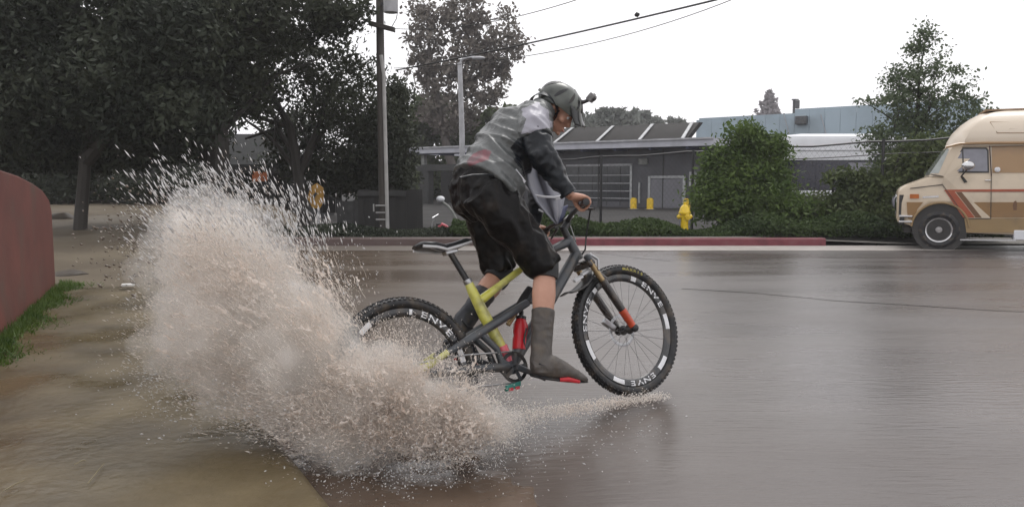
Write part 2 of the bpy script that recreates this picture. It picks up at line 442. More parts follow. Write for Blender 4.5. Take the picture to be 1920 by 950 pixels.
# muddy water standing in the gutter, with ripples round the wheels
def puddle():
    mb = MB(); rows = []
    na, nd = 150, 44
    def hz(x, y):
        z = -.034
        for cx, cy, A, ph in ((-.42, 3.6, .010, 0), (.62, 4.3, .006, 1)):
            r = math.hypot(x - cx, y - cy); z += A * math.sin(r * 26 + ph) * math.exp(-r * 1.9)
        return z + .007 * noise.noise(Vector((x * 5, y * 5, 0))) + .004 * noise.noise(Vector((x * 13, y * 13, 0)))
    for i in range(na + 1):
        a = -4.5 + 11 * i / na; row = []
        for j in range(nd + 1):
            d = .0 + (1.15 + .2 * noise.noise(Vector((a * .6, 0, 9)))) * j / nd
            p = KP + KD * a + KN * d
            row.append((p.x, p.y, hz(p.x, p.y)))
        rows.append(row)
    n = nd + 1
    mb.add([p for r in rows for p in r], [(i * n + j, i * n + j + 1, (i + 1) * n + j + 1, (i + 1) * n + j) for i in range(na) for j in range(nd)])
    return tag(mb.build('puddle', M['puddle'], smooth=180), kind='structure')
puddle()

# ------------------------------------------------------------------ leaves, trees
def leaf_mesh(name, m, blobs, n, size, clump=.3, per=40, shell=.4, asp=2.4, gravity=0):
    """blobs: (centre, (rx, ry, rz)); leaves gather in clumps spread through each blob"""
    vol = np.array([b[1][0] * b[1][2] for b in blobs]) ** .9; vol /= vol.sum()
    P = []
    for (c, r), f in zip(blobs, vol):
        k = max(3, int(n * f / per)); q = rng.normal(size=(k, 3)); q /= np.linalg.norm(q, axis=1)[:, None]
        q *= (shell + (1 - shell) * rng.random(k))[:, None] ** .7
        cs = np.array(c) + q * np.array(r)
        sz = clump * (min(r) * .6 + .25) * (.6 + .8 * rng.random(k))
        lv = cs[:, None, :] + rng.normal(size=(k, per, 3)) * sz[:, None, None] * np.array([1, 1, .7])
        P.append(lv.reshape(-1, 3))
    P = np.concatenate(P); return leaves_at(name, m, P, size, asp)
def leaves_at(name, m, P, size, asp=1.7):
    k = len(P); a = rng.normal(size=(k, 3)); a /= np.linalg.norm(a, axis=1)[:, None]
    b = rng.normal(size=(k, 3)); b -= a * (a * b).sum(1)[:, None]; b /= np.linalg.norm(b, axis=1)[:, None]
    s = size * (.55 + .9 * rng.random(k))[:, None]
    co = np.stack([P - a * s * asp * .5, P + b * s * .5, P + a * s * asp * .5, P - b * s * .5], 1).reshape(-1, 3)
    return raw_mesh(name, co, np.arange(4 * k).reshape(k, 4), m)
def grow(mb, tips, p, d, ln, r, depth, spread=.6, up=.15):
    pts = [p]; q = p.copy(); dd = d.normalized()
    for i in range(3):
        dd = (dd + Vector((random.gauss(0, .16), random.gauss(0, .16), random.gauss(0, .12) + up * .2))).normalized()
        q = q + dd * ln / 3; pts.append(q)
    mb.tube(pts, [r, r * .88, r * .76, r * .62], 6 if r > .03 else 4)
    if depth == 0:
        tips.append(q); tips.append(pts[2]); return
    for i in range(random.choice((2, 3))):
        nd = (dd + Vector((random.gauss(0, spread), random.gauss(0, spread), random.gauss(up, spread * .7)))).normalized()
        grow(mb, tips, q if i < 2 else pts[2], nd, ln * random.uniform(.62, .85), r * .6, depth - 1, spread, up)
def tree(name, label, base, trunks, blobs, nleaf, size, lm, bm, group=None, tips_of=(), cat='tree', per=40, shell=.4, clump=.3, tipn=26, tips_sig=.22):
    """trunks: polylines [(px, py, Y, radius)]; blobs: (px, py, Y, rx px, rz px); tips_of: (px, py, Y, direction, length, radius, depth)"""
    root = thing(name, label, cat, base, group)
    mb = MB(); tips = []
    for t in trunks:
        pts = [U(*q[:3]) if q[1] is not None else Vector(base) for q in t]
        mb.tube(pts, [q[3] for q in t], 9)
    for px, py, Y, d, ln, r, dep in tips_of:
        grow(mb, tips, U(px, py, Y), Vector(d), ln, r, dep)
    if mb.v: mb.build('trunk', bm, root)
    meshes = []
    bl = [(tuple(U(x, y, Y) - root.location), (rx * Y / F, (rx + rz) * .5 * Y / F, rz * Y / F)) for x, y, Y, rx, rz in blobs]
    if bl: o = link('crown', leaf_mesh('crown', lm, bl, nleaf, size, clump, per, shell), root); o['kind'] = 'stuff'
    if tips:
        T = np.array([tuple(t - root.location) for t in tips])
        P = (T[:, None, :] + rng.normal(size=(len(T), tipn, 3)) * tips_sig).reshape(-1, 3)
        o = link('foliage', leaves_at('foliage', lm, P, size), root); o['kind'] = 'stuff'
    return root

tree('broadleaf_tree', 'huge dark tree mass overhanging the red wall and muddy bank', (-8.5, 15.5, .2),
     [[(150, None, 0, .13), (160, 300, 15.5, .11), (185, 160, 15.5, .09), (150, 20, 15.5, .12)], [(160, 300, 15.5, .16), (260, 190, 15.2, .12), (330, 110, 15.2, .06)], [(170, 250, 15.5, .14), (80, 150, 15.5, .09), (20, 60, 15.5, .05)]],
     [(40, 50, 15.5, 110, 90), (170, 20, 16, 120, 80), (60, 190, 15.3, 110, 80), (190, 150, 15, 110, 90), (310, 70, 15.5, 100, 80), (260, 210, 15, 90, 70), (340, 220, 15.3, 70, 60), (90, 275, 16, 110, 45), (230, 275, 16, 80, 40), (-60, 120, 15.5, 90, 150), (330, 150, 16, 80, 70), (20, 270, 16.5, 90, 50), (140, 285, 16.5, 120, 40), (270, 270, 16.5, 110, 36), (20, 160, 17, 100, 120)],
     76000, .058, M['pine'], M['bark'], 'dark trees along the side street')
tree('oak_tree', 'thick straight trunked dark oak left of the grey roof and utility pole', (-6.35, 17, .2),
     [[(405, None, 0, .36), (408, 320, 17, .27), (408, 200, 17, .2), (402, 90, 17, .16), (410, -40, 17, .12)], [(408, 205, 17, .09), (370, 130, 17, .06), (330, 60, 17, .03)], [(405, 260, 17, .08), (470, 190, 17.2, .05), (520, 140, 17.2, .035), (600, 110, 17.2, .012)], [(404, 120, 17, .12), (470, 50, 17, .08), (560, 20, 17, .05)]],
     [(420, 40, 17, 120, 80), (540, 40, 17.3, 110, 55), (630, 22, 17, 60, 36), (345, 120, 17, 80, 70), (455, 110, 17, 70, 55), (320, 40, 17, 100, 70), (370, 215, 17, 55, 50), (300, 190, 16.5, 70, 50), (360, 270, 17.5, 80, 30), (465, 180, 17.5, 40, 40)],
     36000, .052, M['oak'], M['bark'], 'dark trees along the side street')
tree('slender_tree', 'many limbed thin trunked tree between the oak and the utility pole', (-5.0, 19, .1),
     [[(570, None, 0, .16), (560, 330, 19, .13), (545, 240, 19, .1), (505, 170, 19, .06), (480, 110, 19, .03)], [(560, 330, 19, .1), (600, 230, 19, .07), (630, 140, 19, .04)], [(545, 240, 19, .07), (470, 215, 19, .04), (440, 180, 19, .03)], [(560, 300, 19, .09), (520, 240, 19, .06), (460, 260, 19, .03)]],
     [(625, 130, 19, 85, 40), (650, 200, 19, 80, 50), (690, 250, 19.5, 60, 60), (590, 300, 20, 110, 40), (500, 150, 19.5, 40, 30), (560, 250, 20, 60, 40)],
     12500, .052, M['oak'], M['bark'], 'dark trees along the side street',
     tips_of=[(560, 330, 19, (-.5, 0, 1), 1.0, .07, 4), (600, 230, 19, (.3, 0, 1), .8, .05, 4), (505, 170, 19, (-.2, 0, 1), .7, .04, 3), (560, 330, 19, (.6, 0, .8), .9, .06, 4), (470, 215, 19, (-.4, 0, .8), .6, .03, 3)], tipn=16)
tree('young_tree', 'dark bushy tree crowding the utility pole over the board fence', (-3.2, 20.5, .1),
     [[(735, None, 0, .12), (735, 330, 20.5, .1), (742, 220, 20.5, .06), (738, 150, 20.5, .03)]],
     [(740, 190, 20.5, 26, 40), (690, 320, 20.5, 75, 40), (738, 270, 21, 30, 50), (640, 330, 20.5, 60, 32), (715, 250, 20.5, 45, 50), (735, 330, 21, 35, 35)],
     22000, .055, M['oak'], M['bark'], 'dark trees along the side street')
tree('gum_tree', 'tall open reddish grey gum tree behind the street lamp', (-2.9, 47, .05),
     [[(835, None, 0, .3), (838, 280, 47, .26), (822, 190, 47, .18), (806, 110, 47, .12), (802, 40, 47, .05)], [(836, 260, 47, .2), (868, 170, 47, .13), (882, 80, 47, .08), (860, 10, 47, .04)], [(868, 170, 47, .1), (915, 120, 47, .06), (945, 100, 47, .03)], [(806, 110, 47, .08), (835, 35, 47, .05), (850, -10, 47, .02)]],
     [(800, 75, 47, 34, 40), (868, 30, 47, 55, 38), (925, 100, 47, 40, 42), (880, 110, 47, 48, 50), (822, 150, 47, 42, 45), (905, 165, 47, 50, 32), (850, 215, 47, 60, 38), (785, 130, 47, 22, 30), (950, 130, 47, 18, 22)],
     9000, .14, M['gum'], M['gumbark'], None, per=26, clump=.26,
     tips_of=[(806, 110, 47, (-.2, 0, 1), 1.4, .06, 3), (882, 80, 47, (.2, 0, 1), 1.3, .06, 3), (915, 120, 47, (.8, 0, .4), 1.0, .05, 3), (850, 40, 47, (.1, 0, 1), 1.0, .05, 3)], tipn=14, tips_sig=.3)
tree('shrub_mass', 'grey green trees showing above the pale grey eaves', (-2.6, 50, .05), [[(870, None, 0, .2), (870, 260, 50, .15)]],
     [(800, 225, 50, 45, 50), (870, 245, 50, 55, 40), (935, 225, 50, 35, 26), (770, 275, 50, 40, 40), (800, 330, 50, 70, 40), (890, 330, 50, 70, 40), (960, 330, 50, 50, 40), (950, 255, 50, 40, 30)],
     9000, .24, M['scrub'], M['bark'], None)
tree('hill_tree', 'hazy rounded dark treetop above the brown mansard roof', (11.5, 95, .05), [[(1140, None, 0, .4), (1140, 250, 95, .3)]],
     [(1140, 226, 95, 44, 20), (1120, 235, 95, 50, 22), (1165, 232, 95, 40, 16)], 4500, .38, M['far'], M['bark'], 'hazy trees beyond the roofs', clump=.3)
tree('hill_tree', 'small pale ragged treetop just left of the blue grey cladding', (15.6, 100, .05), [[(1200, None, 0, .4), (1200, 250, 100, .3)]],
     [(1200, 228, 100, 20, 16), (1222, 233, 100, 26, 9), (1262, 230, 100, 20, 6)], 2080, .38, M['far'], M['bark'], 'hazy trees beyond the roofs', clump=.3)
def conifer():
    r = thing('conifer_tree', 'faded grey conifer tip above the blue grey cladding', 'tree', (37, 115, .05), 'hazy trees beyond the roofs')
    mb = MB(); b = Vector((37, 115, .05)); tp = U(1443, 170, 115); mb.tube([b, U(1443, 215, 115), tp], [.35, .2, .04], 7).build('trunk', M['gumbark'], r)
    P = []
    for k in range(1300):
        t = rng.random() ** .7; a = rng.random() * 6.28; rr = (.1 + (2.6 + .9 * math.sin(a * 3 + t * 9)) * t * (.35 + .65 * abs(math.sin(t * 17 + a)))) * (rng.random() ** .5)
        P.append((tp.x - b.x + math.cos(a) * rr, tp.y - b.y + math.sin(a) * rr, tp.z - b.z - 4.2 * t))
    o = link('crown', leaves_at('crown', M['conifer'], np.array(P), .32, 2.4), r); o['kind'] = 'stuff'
conifer()

def woods():
    bl = []
    for k in range(64):
        x = -60 + k * 1.0; y = (40 if x < -10 else 56) + 5 * math.sin(k * 2.3); h = 2.6 + .8 * math.sin(k * 1.7)
        bl.append(((x, y, h * .55), (1.9, 1.5, h * .8)))
    tag(link('woods', leaf_mesh('woods', M['pine'], bl, 15000, .26, per=30)), 'dark belt of trees closing the side street', kind='stuff')
woods()
# right-hand greenery behind the fence
tree('tall_tree', 'sparse tall leader tree rising behind the fence beside the van', (9.45, 18.6, .1),
     [[(1722, None, 0, .10), (1722, 330, 18.6, .08), (1720, 220, 18.6, .045), (1724, 140, 18.6, .022), (1738, 62, 18.6, .006)], [(1720, 235, 18.6, .025), (1780, 190, 18.6, .014), (1840, 178, 18.6, .006)], [(1721, 260, 18.6, .025), (1660, 215, 18.6, .014), (1612, 186, 18.6, .006)], [(1722, 180, 18.6, .015), (1768, 150, 18.6, .01), (1785, 122, 18.6, .005)]],
     [(1722, 92, 18.6, 26, 13), (1708, 98, 18.6, 14, 9), (1718, 145, 18.6, 22, 16), (1720, 165, 18.6, 36, 14), (1692, 175, 18.6, 22, 22), (1690, 250, 18.6, 70, 38), (1650, 262, 18.4, 34, 28), (1770, 245, 18.6, 75, 34), (1750, 190, 18.6, 55, 22), (1790, 128, 18.6, 13, 9), (1822, 186, 18.6, 30, 9), (1800, 165, 18.6, 26, 12), (1618, 190, 18.6, 15, 8), (1650, 190, 18.6, 13, 12), (1730, 310, 18.6, 70, 60), (1660, 330, 18.4, 40, 60), (1720, 225, 18.6, 60, 25)],
     8500, .042, M['tall'], M['bark'], None, per=16, clump=.24, shell=.2,
     tips_of=[(1722, 300, 18.6, (.2, 0, 1), .55, .03, 4), (1720, 240, 18.6, (-.5, 0, 1), .5, .025, 4), (1721, 230, 18.6, (.7, 0, .8), .55, .025, 4), (1720, 180, 18.6, (.4, 0, 1), .4, .018, 3), (1722, 130, 18.6, (-.3, 0, 1), .28, .012, 3), (1690, 290, 18.4, (-.6, 0, .8), .5, .02, 4), (1760, 270, 18.6, (.8, 0, .7), .5, .02, 4), (1728, 105, 18.6, (.2, 0, 1), .25, .01, 3)], tipn=10, tips_sig=.11)
tree('round_bush', 'big bright green rounded bush behind the red kerb', (5.0, 17.3, .12), [[(1408, None, 0, .06), (1405, 350, 17.3, .05), (1390, 270, 17.3, .02)], [(1408, None, 0, .05), (1440, 330, 17.3, .03)]],
     [(1388, 258, 17.3, 34, 20), (1405, 275, 17.3, 30, 26), (1352, 300, 17.3, 28, 24), (1445, 290, 17.3, 26, 34), (1390, 335, 17.2, 62, 46), (1440, 345, 17.2, 40, 40), (1355, 380, 17.0, 46, 45), (1430, 390, 16.9, 74, 45), (1490, 405, 16.9, 40, 34), (1335, 345, 17.2, 26, 24), (1420, 250, 17.3, 10, 14), (1462, 268, 17.3, 9, 14)],
     30000, .042, M['bush'], M['bark'], 'bushes along the fence', cat='bush')
tree('leggy_bush', 'straggly yellow green bush in front of the white motorhome', (7.2, 17.2, .12), [[(1575, None, 0, .04), (1560, 350, 17.2, .02)], [(1575, None, 0, .04), (1620, 340, 17.2, .02)]],
     [(1585, 335, 17.2, 34, 16), (1560, 392, 17.0, 70, 24), (1625, 352, 17.2, 34, 30), (1520, 408, 16.9, 40, 22), (1640, 402, 17.0, 50, 24), (1600, 370, 17.1, 40, 22)],
     8000, .05, M['scrub'], M['bark'], 'bushes along the fence', cat='bush', per=22)
tree('leggy_bush', 'dark thin bush touching the front of the van', (8.5, 16.8, .12), [[(1680, None, 0, .05), (1675, 330, 16.8, .03), (1690, 280, 16.8, .02)]],
     [(1668, 360, 16.8, 24, 40), (1705, 310, 17, 34, 40), (1650, 410, 16.6, 55, 24), (1745, 300, 17, 40, 40)],
     9000, .05, M['scrub'], M['bark'], 'bushes along the fence', cat='bush', per=22)
def ground_cover(name, x0, x1, y0, y1, z0, hgt, n, size, m):
    k = n; X = rng.uniform(x0, x1, k); Yv = rng.uniform(y0, y1, k)
    hh = hgt * (.55 + .45 * np.sin(X * 2.1) * np.sin(X * .9 + 1)) * np.exp(-((Yv - (y0 + y1) / 2) / (y1 - y0) * 1.7) ** 2)
    Z = z0 + rng.random(k) ** .7 * hh
    o = link(name, leaves_at(name, m, np.stack([X, Yv, Z], 1), size, 2.2)); return tag(o, kind='stuff')
tag(ground_cover('undergrowth', -1.2, 9.6, 15.25, 16.7, .12, .55, 52000, .036, M['verge_grass']), 'low dark green growth between the red kerb and the fence')

tag(ground_cover('weeds', -6.5, -1.0, 15.2, 17.2, .12, .24, 16000, .034, M['pine']), 'dark weeds in front of the board fence')
# ------------------------------------------------------------------ grey building
BA = Vector((8.35, 33.0, 0)); BE = Vector((-.81, .587, 0)).normalized(); BMn = Vector((-BE.y, BE.x, 0)) * -1
if BMn.y > 0: BMn = -BMn
def PV(px, py, P0, n):
    r = ray(px, py); o = Vector((0, 0, H)); t = (P0 - o).dot(n) / r.dot(n); return o + r * t
def bs(px, py, off=0):
    p = PV(px, py, BA + BMn * off, BMn); return (p - BA).dot(BE), p.z
def bp(s, z, o=0): return BA + BE * s + BMn * o + Vector((0, 0, z))
def bbox(mb, s0, s1, z0, z1, o0, o1):
    c = bp((s0 + s1) / 2, (z0 + z1) / 2, (o0 + o1) / 2)
    return mb.obox(c, BE * abs(s1 - s0) / 2, BMn * abs(o1 - o0) / 2, Vector((0, 0, abs(z1 - z0) / 2)))
SL = bs(768, 285, 1.2)[0]; ZF = bs(1200, 274, 1.2)[1]
bd = thing('grey_workshop', 'low grey workshop with pale eaves and brown mansard roof', 'building', tuple(BA))
bbox(MB(), -.4, SL - 5.2, -.1, ZF, -6, 0).build('wall', M['wall'], bd)
bbox(MB(), -.5, SL, ZF - .07, ZF - .02, 0, 1.2).build('soffit', M['soffit'], bd)
bbox(MB(), -.55, SL + .05, ZF - .06, ZF + .26, 1.2, 1.3).build('fascia', M['fascia'], bd)
bbox(MB(), -.55, -.45, ZF - .06, ZF + .26, -3, 1.2).build('fascia', M['fascia'], bd)
bbox(MB(), SL, SL + .1, ZF - .06, ZF + .26, -3, 1.2).build('fascia', M['fascia'], bd)
for k in range(9):
    s = .6 + k * (SL - 1) / 9
    bbox(MB(), s, s + .12, ZF - .16, ZF - .07, .05, 1.15).build('soffit_beam', M['soffit'], bd)
zt = bs(1200, 234, -.2)[1]
SM0, SM1 = bs(1306, 240)[0], bs(1000, 240)[0] + 2
a, b, c, d = bp(SM0, ZF + .2, 1.1), bp(SM1, ZF + .2, 1.1), bp(SM1, zt, -.3), bp(SM0, zt, -.3)
mb = MB(); mb.prism([a, b, c, d], BMn * -.4); mb.build('mansard_roof', M['mansard'], bd)
for px, pb, sk in ((1062, 282, 9), (1141, 275, 5), (1220, 266, -1), (1300, 262, -7)):
    s = bs(px, pb - 10)[0]; e = BE * .07
    p, q = bp(s, ZF + .22, 1.13), bp(s - sk * .022, zt + .02, -.27)
    MB().prism([p - e, p + e, q + e, q - e], BMn * .07).build('roof_rib', M['rib'], bd)
# wide gridded opening
s0, z0 = bs(1184, 309); s1, _ = bs(1062, 309)
bbox(MB(), s1, s0, .3, z0, -.02, .012).build('gridded_window', M['glassdark'], bd)
wf = bd.children[-1]
def bar(mb, sa, sb, za, zb, o=.05): return bbox(mb, min(sa, sb), max(sa, sb), min(za, zb), max(za, zb), .012, o)
bar(MB(), s0 - .05, s0 + .05, .05, z0 + .05).build('frame', M['rib'], wf)
bar(MB(), s1, s0 - .06, z0 - .04, z0 + .05).build('frame', M['greymetal'], wf)
for t in (.18, .36, .55, .75):
    z = z0 + (.25 - z0) * (1 - t * .9) if False else .12 + (z0 - .12) * t
    bar(MB(), s1, s0 - .06, z - .018, z + .018, .03).build('muntin', M['greymetal'], wf)
for t in (.2, .42, .64, .84):
    s = s1 + (s0 - s1) * t
    bar(MB(), s - .015, s + .015, .12, z0 - .06, .026).build('muntin', M['darkmetal'], wf)
# roller shutter
s0, z0 = bs(1284, 332); s1, _ = bs(1219, 336)
sh = bbox(MB(), s0, s1, -.05, z0, -.02, .02).build('roller_shutter', M['door'], bd)
for k in range(9): bar(MB(), s0 + .06, s1 - .06, .1 + k * (z0 - .2) / 9, .1 + (k + .82) * (z0 - .2) / 9, .045).build('slat', M['door'], sh)
bar(MB(), s0 - .06, s0 + .05, 0, z0 + .05, .09).build('frame', M['rib'], sh); bar(MB(), s1 - .05, s1 + .06, 0, z0 + .05, .09).build('frame', M['rib'], sh)
bar(MB(), s0 + .06, s1 - .06, z0 - .04, z0 + .06, .088).build('frame', M['rib'], sh)
s, z = bs(1200, 342); bar(MB(), s - .03, s + .03, .25, z, .09).build('downpipe', M['rib'], bd)
for s_ in (2.2, 5.4, 9.6): bbox(MB(), s_, s_ + .05, .05, ZF - .08, .012, .05).build('wall_batten', M['greywood'], bd)
bbox(MB(), -.5, SL, ZF + .2, ZF + .27, 1.302, 1.38).build('rain_gutter', M['greymetal'], bd)
s, _ = bs(1208, 300); bbox(MB(), s - .2, s + .2, ZF - .75, ZF - .5, .012, .16).build('wall_light', M['pale'], bd)
s, _ = bs(1300, 350); bbox(MB(), s - .14, s + .14, 1.0, 1.6, .012, .14).build('meter_box', M['greymetal'], bd)
# porch at the left end: posts and a beam under the eaves
for px in (798, 1010):
    s, _ = bs(px, 400, .9); bbox(MB(), s - .3, s + .3, -.1, ZF - .95, .6, 1.0).build('porch_post', M['greywood'], bd)
sa, sb = bs(786, 345, .9)[0], bs(1010, 345, .9)[0]
bbox(MB(), sb - .3, sa + .3, ZF - .95, ZF - .62, .55, 1.05).build('porch_beam', M['greywood'], bd)
s, _ = bs(793, 320, .9); bbox(MB(), s - .11, s + .11, ZF - .62, ZF - .1, .7, .92).build('stub_post', M['pale'], bd)
bbox(MB(), sb, sa, -.1, ZF - .95, -.9, -.8).build('back_wall', M['darkwood'], bd)

# yellow bollards
first = None
for px, lab in ((1188, 'yellow bollard at the edge of the wide gridded window'), (1219, 'yellow bollard left of the grey roller shutter'), (1288, 'yellow bollard right of the roller shutter, directly behind the hydrant')):
    s, z = bs(px, 372 if px < 1250 else 366, 1.6); p = bp(s, 0, 1.6)
    if first is None:
        first = thing('bollard', lab, 'bollard', p, 'yellow bollards by the workshop')
        MB().lathe([(.14, 0), (.14, z - .06), (.12, z), (.05, z + .03)], p, (0, 0, 1), 14).build('post', M['yellow'], first)
        MB().lathe([(.24, 0), (.24, .05), (.15, .06)], p, (0, 0, 1), 14).build('base_plate', M['greymetal'], first)
    else:
        o = copy_tree(first); o.location = p; o['label'] = lab

# blue-grey clad warehouse behind
WP = U(1310, 300, 46); WE = (U(1860, 300, 37) - WP); WE.z = 0; WL = WE.length; WE.normalize(); WN = Vector((WE.y, -WE.x, 0))
wz0 = U(1310, 222, 46).z; 
wh = thing('blue_warehouse', 'long blue grey clad warehouse wall rising behind the bushes', 'building', (WP.x, WP.y, 0))
def wbox(s0, s1, z0, z1, o0, o1): 
    return MB().obox(Vector((WP.x, WP.y, 0)) + WE * (s0 + s1) / 2 + WN * (o0 + o1) / 2 + Vector((0, 0, (z0 + z1) / 2)), WE * (s1 - s0) / 2, WN * (o1 - o0) / 2, Vector((0, 0, (z1 - z0) / 2)))
wbox(-.2, WL * .955, -.1, wz0 - .1, -8, -.02).build('wall', M['blue'], wh)
npan = 18
for k in range(npan):
    a0 = WL * .96 * k / npan; hz = wz0 + (.22 if k * .96 / npan > .36 else .0)
    wbox(a0, a0 + WL * .96 / npan - .015, .0, hz, 0, .05).build('panel', M['blue'], wh)
for px in (1483, 1552):
    p = PV(px, 235, Vector((WP.x, WP.y, 0)), WN); q = PV(px - 12, 215, Vector((WP.x, WP.y, 0)), WN)
    MB().tube([p + WN * .1 - Vector((0, 0, .6)), q + WN * .1], .022, 6).build('brace', M['greymetal'], wh)
v0 = PV(1505, 226, Vector((WP.x, WP.y, 0)), WN)
MB().obox(v0 + WN * .2, WE * .3, WN * .15, (0, 0, .22)).build('vent_box', M['graphite'], wh, bevel=.03)

# ------------------------------------------------------------------ chain-link fence
FA, FB = Vector((9.75, 15.95)), Vector((-1.5, 20.9))
fz0, fz1 = U(1820, 254, 15.95).z, U(940, 310, 20.9).z
fd = (FB - FA)
fence = thing('chain_link_fence', 'sagging chain link fence on dark posts behind the kerb', 'fence', (FA.x, FA.y, .12))
def fp(t, z=None):
    p = FA + fd * t; return Vector((p.x, p.y, (fz0 + (fz1 - fz0) * t) if z is None else z))
def ft(px):
    r = ray(px, 300); best = min(((abs((FA + fd * t).x / (FA + fd * t).y - r.x / r.y), t) for t in np.linspace(-.3, 1, 1301))); return best[1]
posts = [ft(p) for p in (1655, 1464, 1300, 1127)] + [.93, -.14]
for t in posts: MB().tube([fp(t, .0), fp(t) + Vector((0, 0, .06))], .034, 8).build('post', M['darkmetal'], fence)
MB().tube([fp(t) + Vector((0, 0, .02 * math.sin(t * 40))) for t in np.linspace(-.3, 1, 30)], .021, 6).build('top_rail', M['darkmetal'], fence)
MB().tube([fp(t) - Vector((0, 0, .27 + .01 * math.sin(t * 30))) for t in np.linspace(-.3, .33, 20)], .012, 5).build('tension_wire', M['darkmetal'], fence)
mb = MB(); tt = np.linspace(-.3, 1, 150); dt = tt[1] - tt[0]
for t in tt:
    for s in (-1, 1):
        t2 = t + s * dt * 12
        if -.3 <= t2 <= 1: mb.tube([fp(t, .15), fp(t2) - Vector((0, 0, .02))], .0014, 3, False)
o = mb.build('wire_mesh', M['darkmetal'], fence); o['kind'] = 'stuff'

# ------------------------------------------------------------------ white motorhome behind the fence
mh = thing('motorhome', 'white roofed motorhome with dark windows behind the fence', 'motorhome', (8.4, 24.0, .05))
xa, xb = U(1408, 300, 24).x, U(1700, 300, 24).x
zr, zs, zb = U(1500, 250, 24).z, U(1500, 300, 24).z, U(1500, 357, 24).z
prof = [(0, zs), (0, zr - .22), (.08, zr - .08), (.25, zr), (2.0, zr), (2.2, zr - .1), (2.25, zs)]
x1 = U(1458, 300, 24).x
MB().rings([[(x, 24 + y, z if i not in (3, 4) or 0 < k < 5 else z - .1) for i, (y, z) in enumerate(prof)] for k, x in enumerate(np.linspace(x1, xb, 6))]).build('roof', M['white'], mh)
MB().box((x1 + .05, 23.985, zs + .27), (xb - .05, 24.0, zs + .3)).build('roof_seam', M['greymetal'], mh)
MB().box((x1 + .06, 24.03, zb), (xb, 26.2, zs)).build('window_band', M['buswin'], mh)
for k in range(4):
    a0 = x1 + .2 + k * (xb - x1) / 4
    MB().box((a0, 24.01, zb + .08), (a0 + (xb - x1) / 4 - .15, 24.03, zs - .08)).build('window', M['glass'] if k == 2 else M['buswin'], mh)
MB().box((x1 + .03, 24.0, .45), (xb, 26.2, zb)).build('body', M['white'], mh, bevel=.04)
for x in (x1 + .9, xb - 1.0):
    MB().lathe([(.1, 0), (.34, .0), (.36, .04), (.36, .2), (.3, .24)], (x, 23.95, .41), (0, 1, 0), 22).build('wheel', M['rubber'], mh)

# ------------------------------------------------------------------ poles, lamps, wires
up = thing('utility_pole', 'dark wooden utility pole with pale conduit and crossarm', 'utility pole', (U(720, 440, 17.6).x, 17.6, .12))
pb, ptop = up.location.copy(), U(711, -90, 17.6)
pt = lambda y: U(711 + (y - 0) * 9 / 440, y, 17.6)
MB().tube([Vector((pb.x, 17.6, .0)), pt(300), pt(120), ptop], [.105, .10, .088, .08], 12).build('pole', M['pole'], up)
MB().tube([pt(438) + Vector((.10, -.12, 0)), pt(300) + Vector((.095, -.115, 0)), pt(140) + Vector((.08, -.10, 0)), pt(105) + Vector((.03, -.095, 0))], .042, 9).build('conduit', M['conduit'], up)
MB().obox(U(716, 50, 17.45), Vector((.285, 0, -.075)), (0, .05, 0), (0, 0, .05)).build('crossarm', M['pole'], up, bevel=.01)
tr = MB().lathe([(.02, -.02), (.15, 0), (.155, .03), (.155, .62), (.13, .66)], U(733, 24, 17.3), (0, 0, 1), 16).build('transformer', M['greymetal'], up)
MB().obox(U(722, 8, 17.45), (.09, 0, 0), (0, .03, 0), (0, 0, .03)).build('bracket', M['darkmetal'], up)
for k, y in enumerate((385, 398, 411)):
    MB().tube([pt(y) + Vector((-.15, -.14, 0)), pt(y) + Vector((.07, -.14, 0))], .018, 6).build('step', M['conduit'], up)
MB().tube([pt(382) + Vector((-.19, -.16, 0)), pt(396) + Vector((-.19, -.16, 0))], .016, 6).build('step_bracket', M['conduit'], up)
MB().tube([U(741, -20, 17.4), U(746, 20, 17.4), U(743, 36, 17.4), U(735, 50, 17.4)], .008, 5).build('loose_lead', M['wire'], up)

sl = thing('street_lamp', 'pale slim street lamp with short curved arm behind the rider', 'street lamp', (U(868, 300, 30).x, 30, .05))
MB().tube([(sl.location.x, 30, 0), U(866, 240, 30), U(862, 118, 30)], [.12, .10, .085], 10).build('post', M['greymetal'], sl)
MB().tube([U(862, 122, 30), U(866, 112, 30), U(876, 108, 30), U(890, 107, 30)], [.05, .045, .04, .04], 8).build('arm', M['greymetal'], sl)
MB().ball(U(897, 109, 30), (.26, .12, .07)).build('lamp_head', M['greymetal'], sl)

def cable(label, pts, rad, cat='cable', splice=None):
    ps = [U(*p) for p in pts]; dense = []
    for i in range(25):
        t = i / 24; dense.append(ps[0] * (1 - t) ** 2 + ps[1] * 2 * t * (1 - t) + ps[2] * t * t)
    r = thing('overhead_cable', label, cat, tuple(dense[0]), 'overhead cables')
    MB().tube(dense, rad, 6).build('cable', M['wire'], r)
    if splice:
        p = U(*splice); q = U(splice[0] + 9, splice[1] - 2, splice[2]); MB().tube([p, p.lerp(q, .5), q], [rad * 1.2, rad * 3, rad * 1.2], 8).build('splice', M['wire'], r)
cable('thick overhead cable with a lumpy splice crossing the white sky', [(742, 132, 17.6), (1010, 82, 14.0), (1400, -14, 11)], .014, splice=(1190, 29, 12.3))
cable('thin overhead cable running highest across the sky', [(715, 52, 17.6), (890, 70, 14.5), (1140, -20, 11)], .006)
cable('faint thin overhead cable, lowest of those over the rider', [(738, 128, 17.6), (1100, 118, 14.0), (1420, -20, 11)], .006)

